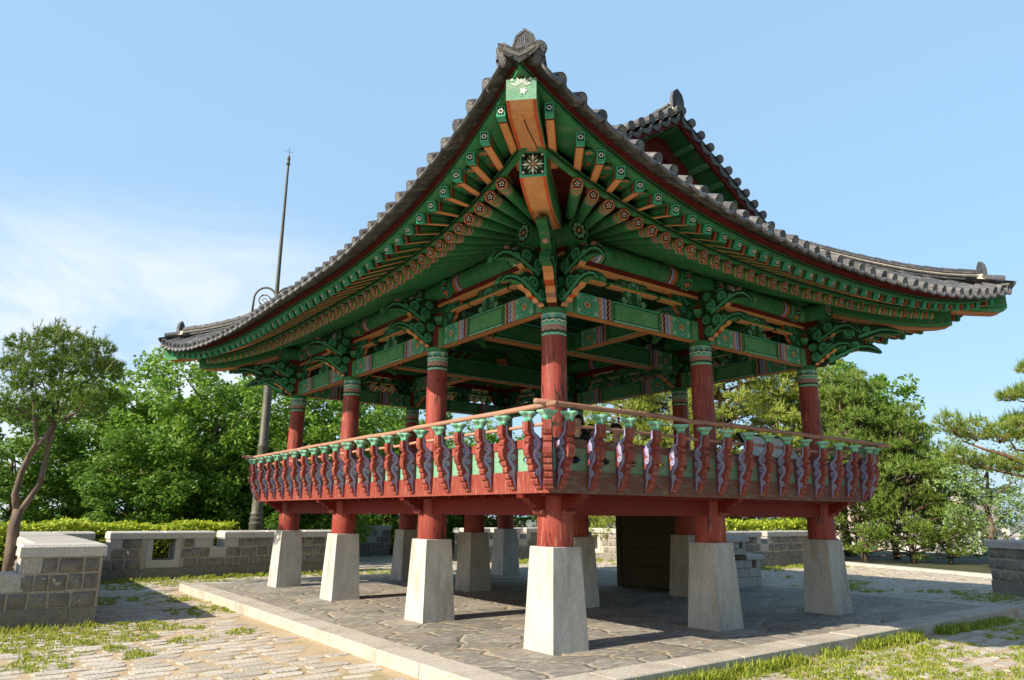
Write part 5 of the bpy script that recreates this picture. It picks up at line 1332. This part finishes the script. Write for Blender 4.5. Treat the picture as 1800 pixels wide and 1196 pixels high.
for (lb, me, px, dp, sc, rz, sxy) in (
    ('sunny yellow-green pine seen just right of the near corner pillar', PA, 1105, 31.5, 1.10, 0, 1.0),
    ('large yellow-green pine seen between the two right pillars', PB, 1290, 31.5, 1.28, 1.5, 1.1),
    ('yellow-green pine behind the rightmost red pillar', PA, 1410, 33, 1.30, 2.6, .95),
    ('pine with pale candles filling in behind the middle right pillar', PB, 1195, 31, 1.06, 4.1, 1.0),
    ('dark pine beside the right end of the balcony, above the rightmost granite pillar', PC, 1515, 30, 1.22, .8, .95),
    ('small dark pine between the balcony end and the pale poplar', PC, 1600, 29.5, .96, 2.1, 1.0),
    ('lowest small pine, just left of the wall end at the right', PC, 1665, 29.5, .70, 3.0, 1.0)):
    plant('pine_tree', lb, 'pine', me, px, dp, sc, rz, G2, sxy=sxy)
plant('broadleaf_tree', 'rounded broadleaf tree rising over the right end of the balcony', 'tree', broad_meshes(51, 7.0, 2.2, 2.0, 130, 110, .17, .10, 'leaf_broad', 'bark'), 1490, 34, 1.36, 1.0, 'broadleaf trees on the right')
plant('broadleaf_tree', 'darker broadleaf tree right of the balcony end, above the dark pine', 'tree', broad_meshes(52, 7.0, 2.1, 1.6, 120, 105, .16, .095, 'leaf_dark', 'bark'), 1572, 32, 1.0, 2.0, 'broadleaf trees on the right')
plant('poplar_tree', 'airy pale-leaved tree behind the wall end at the right edge', 'tree', broad_meshes(53, 7.0, 2.0, 1.0, 85, 55, .13, .10, 'leaf_pale', 'bark'), 1742, 26, .80, 3.0, 'broadleaf trees on the right', dz=-.2)
plant('poplar_tree', 'airy pale tree cut by the right frame edge, below the pine boughs', 'tree', broad_meshes(54, 7.0, 2.0, 1.0, 80, 55, .13, .10, 'leaf_pale', 'bark'), 1850, 27, .80, .5, 'broadleaf trees on the right', dz=-.2)

x, y = -12.4, 4.9; t = empty('broadleaf_tree', 'small broadleaf tree outside the left edge, its shade on the paving at bottom left', 'tree', (x, y, GZ)); t.scale = (.52, .52, .52); link('trunk', BC[0], t); link('crown', BC[1], t)
# two-stemmed pine at the left
x, y = at(18, 15.2); tp = empty('pine_tree', 'two-stemmed pine with a bushy flat-bottomed crown at the far left', 'pine', (x, y, GZ))
rnd.seed(61); mt_, mc = MB(), MB()
def pxp(px, py, dp):     # world position of a pixel at a depth along the view
    f = fw+rt2*((px-900)/1255.56)-up2*((py-598)/1255.56); k = dp/(f.x*math.cos(YAW)+f.y*math.sin(YAW)); return Vector((CX, CY, CZ))+f*k-Vector((x, y, GZ))
DP = 15.2
def stem(pts, r0, r1):
    P = [pxp(a, b, DP+c) for a, b, c in pts]; m_ = len(P); mt_.tube(P, [lerp(r0, r1, i/(m_-1))*rnd.uniform(.93, 1.07) for i in range(m_)], 9, 'bark'); return P
stem([(12, 1030, 0), (20, 970, 0), (24, 930, 0), (32, 895, 0)], .125, .095)
stem([(30, 905, 0), (26, 870, 0), (38, 830, 0), (52, 800, 0), (80, 770, .1), (98, 735, .2), (103, 690, .2), (110, 640, .2)], .072, .03)
stem([(30, 905, 0), (50, 880, .1), (70, 850, .2), (80, 810, .2), (85, 780, .2), (96, 745, .25), (92, 700, .3), (96, 650, .3)], .066, .03)
stem([(50, 803, 0), (64, 778, -.2), (60, 740, -.2), (58, 700, -.3)], .05, .02)
pads = [(18, 640), (52, 606), (92, 590), (132, 602), (164, 616), (36, 676), (84, 640), (132, 650), (176, 660), (192, 640), (8, 704), (58, 712), (112, 690), (160, 702), (186, 692), (150, 728), (86, 730), (24, 732), (120, 622), (66, 660)]
for i, (a, b) in enumerate(pads):
    c = rnd.uniform(-.9, .9); p0 = pxp(a+rnd.uniform(-8, 8), b+rnd.uniform(-6, 6), DP+c); pr_ = rnd.uniform(.24, .42)
    P_ = limb(mt_, pxp(98+(a-98)*.15, min(742, b+52), DP+.2+c*.2), p0, .022, .008, 'bark', 4, .12, 5)
    for q in range(5): limb(mt_, p0, p0+Vector((rnd.uniform(-1, 1)*pr_, rnd.uniform(-1, 1)*pr_, rnd.uniform(.0, .25))), .008, .004, 'bark', 2, .1, 4)
    for _ in range(105):
        v = inside_ball(); v = v.normalized()*v.length**.6; p = p0+Vector((v.x*pr_, v.y*pr_, v.z*pr_*.50)); needles(mc, p, (v.x*.9, v.y*.9, .55+.6*v.z), 10, .13, .0095, 'needle_mid', .42)
for _ in range(650):      # looser shoots between the boughs
    a = 94+96*math.sqrt(rnd.random())*math.cos(rnd.uniform(0, 6.28)); k_ = abs(a-94)/96; b = rnd.uniform(588+45*k_, 742-35*k_*k_); p = pxp(a, b, DP+rnd.uniform(-1, 1)*(1-k_*.6))
    needles(mc, p, (rnd.gauss(0, .5), rnd.gauss(0, .5), .9), 10, .14, .009, 'needle_mid', .5)
for i in range(70):      # bare leader shoots poking out of the top
    a = rnd.uniform(5, 195); b = 594+44*abs(a-98)/98+rnd.uniform(-14, 26); p0 = pxp(a, b, DP+rnd.uniform(-1, 1)); l_ = rnd.uniform(.25, .55); d = Vector((rnd.gauss(0, .30), rnd.gauss(0, .30), 1)).normalized()
    mt_.tube([p0, p0+d*l_*.5, p0+d*l_+Vector((rnd.gauss(0, .03), rnd.gauss(0, .03), 0))], [.008, .006, .003], 4, 'bark_red')
    for q in range(6): needles(mc, p0+d*l_*(.0+.8*q/5), d, 7, .11, .007, 'needle_mid', .5)
mt_.build('trunk', tp, True); mc.build('crown', tp)

# old pine outside the right edge, reaching into the picture with layered boughs
x, y = at(1880, 17.5); tq = empty('pine_tree', 'red-barked pine with layered boughs reaching in at the right edge', 'pine', (x, y, GZ))
rnd.seed(71); mt_, mc = MB(), MB(); DP = 17.5
stem([(1905, 1040, 0), (1895, 950, 0), (1880, 860, 0), (1870, 780, 0), (1862, 700, 0), (1870, 610, 0), (1880, 560, 0)], .17, .06)
def bough(pts, r0, pads):
    P = [pxp(a, b, DP+c) for a, b, c in pts]; mt_.tube(P, [lerp(r0, .015, i/(len(P)-1)) for i in range(len(P))], 7, 'bark_red')
    for (a, b, c, rx, rz_) in pads:
        c0 = pxp(a, b, DP+c)
        for q in range(6):
            e = c0+Vector((rnd.uniform(-1, 1)*rx*.7, rnd.uniform(-1, 1)*rx*.7, rnd.uniform(-.2, .5)*rz_)); k_ = P[min(len(P)-1, int(len(P)*.75))]; 
            limb(mt_, c0+(k_-c0)*.2-Vector((0, 0, rz_*.5)), e, .016, .007, 'bark_red', 3, .12, 5)
        for _ in range(int(340*rx)):
            v = inside_ball(); v = v.normalized()*v.length**.6; p = c0+Vector((v.x*rx, v.y*rx, v.z*rz_+(.12*rx*(1-v.x*v.x-v.y*v.y)))); needles(mc, p, (v.x*.8, v.y*.8, .7+.3*v.z), 11, .16, .0075, 'needle_light' if rnd.random() < .6 else 'needle_mid', .5)
            if v.z > .3 and rnd.random() < .22: needles(mc, p, (rnd.gauss(-.2, .3), rnd.gauss(0, .3), 1), 8, .30, .0055, 'needle_mid', .07)
bough([(1866, 830, 0), (1800, 815, 0), (1765, 800, 0), (1730, 790, -.1), (1690, 775, -.1)], .085, [(1668, 750, -.1, .36, .26), (1712, 760, .1, .42, .26), (1762, 765, .0, .42, .26), (1800, 755, -.2, .40, .28)])
bough([(1868, 820, 0), (1830, 800, 0), (1785, 790, .2), (1770, 765, .3)], .05, [(1785, 745, .4, .36, .2), (1830, 740, .3, .5, .25)])
bough([(1866, 860, 0), (1810, 840, 0), (1760, 830, 0), (1710, 815, 0)], .05, [(1690, 808, .1, .36, .17), (1740, 818, .1, .38, .17), (1790, 820, 0, .42, .2)])
bough([(1862, 720, 0), (1830, 712, 0), (1790, 705, 0)], .05, [(1780, 698, 0, .32, .15), (1815, 692, 0, .42, .2)])
bough([(1866, 660, 0), (1835, 655, 0)], .04, [(1806, 650, 0, .22, .13), (1840, 640, 0, .45, .25)])
bough([(1866, 620, 0), (1885, 600, 0)], .04, [(1880, 590, 0, .6, .4), (1900, 700, 0, .6, .3), (1915, 780, 0, .6, .3)])
mt_.build('trunk', tq, True); mc.build('crown', tq)

# clipped hedges
def hedge(label, x0, y0, x1, y1, w, h, n, seed, mt='leaf_hedge', z0=GZ):
    rnd.seed(seed); a, b = Vector((x0, y0, z0)), Vector((x1, y1, z0)); d = (b-a); L = d.length; d.normalize(); s = Vector((-d.y, d.x, 0)); t = empty('hedge', label, 'hedge', a, math.atan2(d.y, d.x)); m = MB(); tw = MB()
    for i in range(n):
        u = rnd.random()*L; hh = h*(1+.035*math.sin(u*1.7+seed)+.03*math.sin(u*4.1)); q = rnd.random()
        if q < .55: z = hh-abs(rnd.gauss(0, .10)); v = rnd.uniform(-.5, .5)*w
        else: z = hh*rnd.uniform(.15, 1); v = (rnd.choice((-.5, .5, -.5))+rnd.gauss(0, .06))*w
        leaf(m, (u, v, z), rnd.uniform(.09, .17), rnd.uniform(.06, .10), mt, .7)
    for i in range(int(L*5)):
        u = i/5+rnd.random()*.2; tw.tube([(u, rnd.uniform(-.2, .2)*w, -.2), (u+rnd.uniform(-.1, .1), rnd.uniform(-.3, .3)*w, h*.9)], [.014, .006], 4, 'bark')
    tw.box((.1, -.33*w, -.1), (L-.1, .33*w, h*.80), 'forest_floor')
    tw.build('twigs', t); m.build('foliage', t)
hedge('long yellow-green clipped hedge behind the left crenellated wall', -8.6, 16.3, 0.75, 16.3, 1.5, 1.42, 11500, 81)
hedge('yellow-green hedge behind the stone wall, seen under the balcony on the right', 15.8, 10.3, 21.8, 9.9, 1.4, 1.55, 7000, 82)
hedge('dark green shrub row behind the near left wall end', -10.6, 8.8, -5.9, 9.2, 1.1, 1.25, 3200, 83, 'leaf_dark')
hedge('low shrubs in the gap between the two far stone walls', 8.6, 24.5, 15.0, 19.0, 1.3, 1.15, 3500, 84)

# ------------------------------------------------------------------ tall ornate lamp post behind the left wall
mat('iron', (0.060, 0.060, 0.045), (0.095, 0.09, 0.065), 4, .4, .7, .55, .2, 30, stain=(0.17, 0.15, 0.10), sscale=3, spec=.5)
LD = 22.6; lx, ly = at(454, LD); lamp = empty('lamp_post', 'tall ornate grey-green iron lamp post with a needle mast and scrolled arms', 'lamp post', (lx, ly, GZ), -.64)
HT = 0
_f = fw+rt2*((514-900)/1255.56)-up2*((268-598)/1255.56); _k = LD/(_f.x*math.cos(YAW)+_f.y*math.sin(YAW)); HT = CZ+_f.z*_k-GZ
_f = fw+rt2*((490-900)/1255.56)-up2*((525-598)/1255.56); HA = CZ+_f.z*LD/(_f.x*math.cos(YAW)+_f.y*math.sin(YAW))-GZ
mb = MB()
mb.lathe([(.30, 0), (.30, .25), (.26, .30), (.215, .8), (.20, 1.35), (.22, 1.38), (.22, 1.42), (.19, 1.45), (.19, 1.50), (.21, 1.53), (.21, 1.57), (.18, 1.60), (.18, 1.66), (.20, 1.69), (.17, 1.75), (.165, 2.3), (.17, 2.6), (.185, 2.9), (.15, 3.02), (.15, 3.08), (.18, 3.12), (.15, 3.18), (.15, 3.7), (.165, 3.73), (.165, 3.78), (.14, 3.82), (.125, HA-.3), (.15, HA-.26), (.15, HA-.2), (.11, HA-.15)], 20, 'iron', mod=lambda t, z: 1+(.035*math.cos(10*t) if (3.18 < z < 3.71 or z < 1.3) else 0)); mb.build('shaft', lamp, 40)
mb = MB(); mb.lathe([(.07, HA-.16), (.040, HT-.5), (.06, HT-.48), (.075, HT-.45), (.05, HT-.40), (.05, HT-.28), (.06, HT-.26), (.04, HT-.18), (.008, HT-.1), (.006, HT+.22)], 12, 'iron')
for a in range(4):
    t = a*PI/2+.4; mb.tube([(0, 0, HT), (.14*math.cos(t), .14*math.sin(t), HT+.03)], [.008, .004], 5, 'iron')
mb.build('mast', lamp, 40)
for sg in (1, -1):
    m = MB(); ar = [(.05*sg, 0, HA-.05)]+[(sg*(.37-.37*math.cos(PI*q/12)*1.0), 0, HA-.05+.42*math.sin(PI*q/12)) for q in range(1, 12)]+[(sg*.75, 0, HA-.42)]
    m.tube(ar, .035, 8, 'iron'); sp = spiral(.40, HA-.08, .22, PI*.9, 1.6, 26, .12, -1); m.tube([(sg*a_, 0, b_) for a_, b_ in sp], [.022-.012*i/25 for i in range(26)], 6, 'iron')
    for q in (4, 9, 14): m.lathe([(0, -.03), (.035, -.02), (.04, 0), (.02, .03), (0, .05)], 6, 'iron', c=(sg*sp[q][0], 0, sp[q][1]))
    m.build('scroll_arm', lamp, True)
    m = MB(); m.lathe([(.02, 0), (.06, -.05), (.05, -.10), (.14, -.14), (.16, -.18), (.11, -.20), (.13, -.24)], 12, 'iron', c=(sg*.75, 0, HA-.40)); m.lathe([(.12, -.24), (.16, -.45), (.12, -.66), (.03, -.72)], 12, 'white', c=(sg*.75, 0, HA-.40)); m.build('lantern', lamp, True)

# ------------------------------------------------------------------ wooden stair housing under the floor and the stone stair parapet
st_ = empty('staircase', 'dark plank-clad wooden staircase housing in the shade under the pavilion', 'staircase', (6.5, 3.65, 0))
m = MB()
for i, (z0, z1) in enumerate(((.02, .46), (.475, .86), (.875, 1.20), (1.215, 1.56), (1.57, 1.79))): m.box((-.0+rnd.uniform(0, .012), .08, z0), (.05, 1.62, z1), 'old_wood')
m.build('plank_wall', st_)
m = MB(); m.box((.055, .081, .0), (.095, 1.618, 1.79), 'bracket_dark'); m.build('backing_board', st_)  # dark board added so no light shows through the plank gaps
m = MB(); m.box((-.03, 1.62, 0), (.10, 1.76, 1.79), 'old_wood'); m.build('corner_post', st_)
m = MB(); m.box((-.03, -.03, 0), (.10, .078, 1.79), 'old_wood'); m.build('corner_post', st_)
m = MB()
for i in range(3): m.box((.102, 0, .02+.40*i), (1.5, .04, .40+.40*i-.01), 'old_wood')
m.build('side_panel', st_)
m = MB()
for i in range(8): m.box((.3+.26*(7-i), .06, .16*i), (.3+.26*(8-i)+.03, 1.60, .16*i+.20), 'old_wood')
m.build('steps', st_)
pw = empty('stair_parapet', 'low stepped granite parapet with two slab tops beside the stair, behind the middle right pillar', 'parapet', (7.3, 3.45, 0))
m = MB()
def course(x0, x1, z0, z1):
    x = x0
    while x < x1-.02:
        d = min(rnd.uniform(.28, .42), x1-x); d = d if x1-x-d > .14 else x1-x; m.box((x+.004, 0+rnd.uniform(-.008, .008), z0+.003), (x+d-.004, .42, z1-.003), 'granite_cap'); x += d
course(0, 1.98, 0, .22); course(0, 1.95, .225, .42); course(0, 1.62, .425, .60); course(1.78, 1.95, .425, .60); course(0, 1.42, .72, .86); course(0, 1.18, .865, 1.0); course(1.3, 1.42, .865, 1.0)
m.build('masonry', pw)
m = MB(); cap_block(m, 1.36, 2.05, -.06, .48, .605, .715); cap_block(m, -.1, 1.50, -.06, .48, 1.005, 1.10); m.build('slab', pw)

# ------------------------------------------------------------------ visitors seated behind the railing
mat('skin', (0.52, 0.30, 0.20), (0.46, 0.25, 0.17), 12, .4, .7, .55); mat('hair', (0.010, 0.009, 0.009), (0.02, 0.017, 0.015), 20, .4, .7, .45)
mat('cloth_black', (0.012, 0.012, 0.015), (0.02, 0.02, 0.024), 10, .4, .7, .85); mat('cloth_navy', (0.014, 0.018, 0.04), (0.10, 0.11, 0.15), 38, .60, .66, .85); mat('denim', (0.04, 0.055, 0.10), (0.06, 0.08, 0.13), 14, .4, .7, .85)
import bmesh
def body_mesh2():
    J = []; idx = {}
    def j(n, p, r_, par=None): idx[n] = len(J); J.append((p, r_, par))
    j('pel', (0, 0, .10), .15); j('waist', (.0, 0, .26), .125, 'pel'); j('chest', (.01, 0, .42), .14, 'waist'); j('sh', (0, 0, .53), .09, 'chest'); j('neck', (.015, 0, .61), .050, 'sh'); j('jaw', (.045, 0, .69), .062, 'neck'); j('cran', (.02, 0, .77), .090, 'jaw'); j('crown', (.010, 0, .83), .060, 'cran')
    for n, s in (('l', 1), ('r', -1)):
        j('s'+n, (0, s*.165, .515), .062, 'sh'); j('e'+n, (.06, s*.235, .27), .044, 's'+n); j('w'+n, (.27, s*.15, .20), .030, 'e'+n); j('p'+n, (.335, s*.13, .195), .032, 'w'+n)
        for q in range(4):
            yy = s*.13+(q-1.5)*.020; j('f%d%s' % (q, n), (.375+.006*(1.5-abs(q-1.5)), yy, .19), .0095, 'p'+n); j('g%d%s' % (q, n), (.405+.008*(1.5-abs(q-1.5)), yy, .172), .0085, 'f%d%s' % (q, n))
        j('t'+n, (.345, s*.13-s*.045, .185), .010, 'p'+n); j('u'+n, (.37, s*.13-s*.06, .172), .009, 't'+n)
        j('h'+n, (.04, s*.10, .09), .10, 'pel'); j('k'+n, (.44, s*.12, .10), .065, 'h'+n); j('a'+n, (.44, s*.12, -.30), .042, 'k'+n); j('q'+n, (.47, s*.12, -.36), .040, 'a'+n); j('o'+n, (.58, s*.125, -.375), .030, 'q'+n)
    bm = bmesh.new(); lay = bm.verts.layers.skin.verify(); vs = []
    for p, r_, par in J:
        v = bm.verts.new(p); v[lay].radius = (r_, r_); v[lay].use_root = (len(vs) == 0); vs.append(v)
    for i, (p, r_, par) in enumerate(J):
        if par: bm.edges.new((vs[idx[par]], vs[i]))
    me = bpy.data.meshes.new('skeleton'); bm.to_mesh(me); bm.free()
    o = bpy.data.objects.new('skeleton', me); COL.objects.link(o); md = o.modifiers.new('s', 'SKIN'); md.use_smooth_shade = True; sb = o.modifiers.new('u', 'SUBSURF'); sb.levels = 2; sb.render_levels = 2
    dg = bpy.context.evaluated_depsgraph_get(); res = bpy.data.meshes.new_from_object(o.evaluated_get(dg)); bpy.data.objects.remove(o); bpy.data.meshes.remove(me); return res
base_body = body_mesh2()
def person(label, loc, rz, top, hair_long, tilt=0.):
    t = empty('person', label, 'person', loc, rz, 'visitors seated behind the railing'); me = base_body.copy(); me.materials.clear()
    for n in (top, 'skin', 'denim', 'cloth_black'): me.materials.append(M[n])
    for p in me.polygons:
        c = p.center; z = c.z
        k = 0
        if z > .585 and abs(c.y) < .12: k = 1
        elif z > .50 and abs(c.y) < .05 and c.x > .05: k = 1
        elif c.x > .29 and .13 < z < .25: k = 1
        elif z < -.33: k = 3
        elif z < .165: k = 2
        p.material_index = k
    if tilt:
        for v in me.vertices:
            if v.co.z > .60: w = clamp((v.co.z-.60)/.1); a = tilt*w; dx, dz = v.co.x-.01, v.co.z-.60; v.co.x = .01+dx*math.cos(a)+dz*math.sin(a); v.co.z = .60+dz*math.cos(a)-dx*math.sin(a)
    link('body', me, t)
    hd = Matrix.Translation((.01, 0, .60)) @ Matrix.Rotation(tilt, 4, 'Y') @ Matrix.Translation((-.01, 0, -.60)); m = MB(); m.T = hd
    # face: eyes, brows, nose, mouth, ears
    for s in (1, -1):
        m.lathe([(0, -.007), (.011, 0), (0, .007)], 8, 'white', c=(.100, s*.032, .752)); m.lathe([(0, -.005), (.0065, 0), (0, .005)], 8, 'hair', c=(.107, s*.032, .752)); m.box((.098, s*.032-.018, .772), (.109, s*.032+.018, .777), 'hair')
        m.prism([(-.012, -.03), (.012, -.022), (.016, .02), (.0, .032), (-.016, .018)], (.015, s*.092, .745), (1, 0, 0), (0, 0, 1), (0, 1, 0), .016, 'skin')
    m.add([(.098, -.016, .712), (.098, .016, .712), (.130, 0, .714), (.104, 0, .755)], [(0, 1, 2), (0, 2, 3), (1, 3, 2)], 'skin'); m.box((.094, -.024, .680), (.104, .024, .689), 'rose')
    m.build('face', t)
    m = MB(); m.T = hd; n1, n2 = 12, 20; P = []; F = []
    for i in range(n1+1):
        th = i/n1*(PI*.66 if not hair_long else PI*.70)
        for q in range(n2):
            a = 2*PI*q/n2; fr_ = math.cos(a); lim = th if fr_ < .35 else min(th, PI*.36)
            P.append((.006+.112*math.sin(lim)*math.cos(a), .103*math.sin(lim)*math.sin(a), .765+.118*math.cos(lim)))
    for i in range(n1):
        for q in range(n2): F.append((i*n2+q, i*n2+(q+1) % n2, (i+1)*n2+(q+1) % n2, (i+1)*n2+q))
    m.add(P, F, 'hair')
    if hair_long:
        for q in range(26):
            a = PI*.38+q*(PI*1.24)/25; b = (.006+.098*math.cos(a), .094*math.sin(a), .74); m.tube([b, (b[0]*1.12-.01, b[1]*1.1, .66), (b[0]*1.15-.015, b[1]*1.12, .56+rnd.uniform(-.03, .03))], [.022, .024, .010], 6, 'hair')
    m.build('hair', t, True); return t
def look(px, py, dp): 
    f = fw+rt2*((px-900)/1255.56)-up2*((py-598)/1255.56); return Vector((CX, CY, CZ))+f*dp/(f.x*math.cos(YAW)+f.y*math.sin(YAW))
bench = empty('bench', 'low plain wooden bench on the upper floor, mostly hidden by the balcony', 'bench', (2.1, 1.75, 1.95), -.6)
m = MB(); m.box((-1.1, -.2, .36), (1.1, .2, .41), 'floor_wood'); m.build('seat', bench)
for s in (-.9, .9): m = MB(); m.box((s-.04, -.17, 0), (s+.04, .17, .358), 'floor_wood'); m.build('leg', bench)
for (lb, px, py, dp, rz, top, hl, ti) in (
    ('person in dark clothes facing out, long dark hair, beside the near corner post', 1015, 743, 11.4, -2.35, 'cloth_black', True, .0),
    ('person in a dotted navy top with head bowed, right beside the long-haired one', 1029, 757, 11.9, -1.2, 'cloth_navy', True, .55),
    ('person with short black hair in a dark jacket, third from the near corner post', 1082, 758, 11.5, -2.0, 'cloth_black', False, .12)):
    p = look(px, py, dp); p.z -= .755; person(lb, p, rz, top, hl, ti)
# white slanted reading board near the right end of the railing
rb = empty('notice_board', 'white slanted notice board with a dark rim behind the right end of the railing', 'notice board', (5.3, .35, 1.95), 0)
m = MB(); th = 1.0; U = Vector((1, 0, 0)); V = Vector((0, math.cos(th), math.sin(th))); N = U.cross(V)
m.prism([(-.75, -.28), (.75, -.28), (.75, .28), (-.75, .28)], (0, 0, .80), U, V, N, .04, 'black'); m.prism([(-.70, -.23), (.70, -.23), (.70, .23), (-.70, .23)], Vector((0, 0, .80))+N*.022, U, V, N, .012, 'white'); m.build('panel', rb)
for s in (-.6, .6): m = MB(); m.box((s-.03, -.03, 0), (s+.03, .03, .77), 'black'); m.build('leg', rb)
# thin pale rod propped against the right balcony corner
m = MB(); a, b = look(1511, 845, 14.35), look(1530, 868, 14.30); m.tube([a, (a+b)/2, b], .014, 6, 'granite'); tag(m.build('rod', None), 'thin pale rod hanging at the right corner of the balcony', 'rod')

# ------------------------------------------------------------------ pale town far below on the right
mat('facade', (0.62, 0.60, 0.57), (0.54, 0.52, 0.50), .05, .4, .7, .9); mat('facade_warm', (0.60, 0.50, 0.44), (0.52, 0.44, 0.4), .05, .4, .7, .9); mat('pane', (0.10, 0.13, 0.17), None, rough=.2)
rnd.seed(91)
mb = MB(); mb.box((-.06, 0, 0), (-.01, 1.9, 1.7), 'pane'); mb.box((-.12, -.1, -.12), (-.01, 2.0, -.005), 'granite'); me_win = mb.mesh('window')
spots = [(1500, 210, 'white flat-roofed block glimpsed behind the dark pine'), (1545, 260, 'pale block with a stair tower between the dark pines'), (1590, 240, 'white slab block seen low between the pines'), (1620, 300, 'tall pale tower block between the small pine and the poplar'), (1648, 230, 'pinkish low block left of the pale poplar'), (1672, 280, 'white tower block left of the wall end'), (1700, 250, 'pale stepped block behind the pale poplar'), (1760, 300, 'white block glimpsed through the pale poplar'), (860, 330, 'distant white block behind the low tree under the balcony')]
for i, (px, dp, lb) in enumerate(spots):
    x, y = at(px, dp); z = ground_z(x, y); w, d, h = rnd.uniform(12, 22), rnd.uniform(10, 14), 38+rnd.uniform(-6, 10)-(i % 3)*5
    t = empty('building', lb, 'building', (x, y, z), YAW+rnd.uniform(-.5, .5), 'pale town blocks far below the terrace'); m = MB(); mt = 'facade' if i % 3 else 'facade_warm'
    m.box((-d/2, -w/2, -2), (d/2, w/2, h), mt); m.build('wall', t); m = MB(); m.box((-d/2-.3, -w/2-.3, h+.01), (d/2+.3, w/2+.3, h+.9), 'granite'); m.box((-2, -2, h+.91), (2, 3, h+3.5), mt); m.build('roof', t)
    for fl in range(int((h-26)/3.2)):        # only the upper floors show above the trees
        for q in range(int(w/3.4)):
            link('window', me_win, t, (-d/2, -w/2+1.2+q*3.3, 27+fl*3.2))
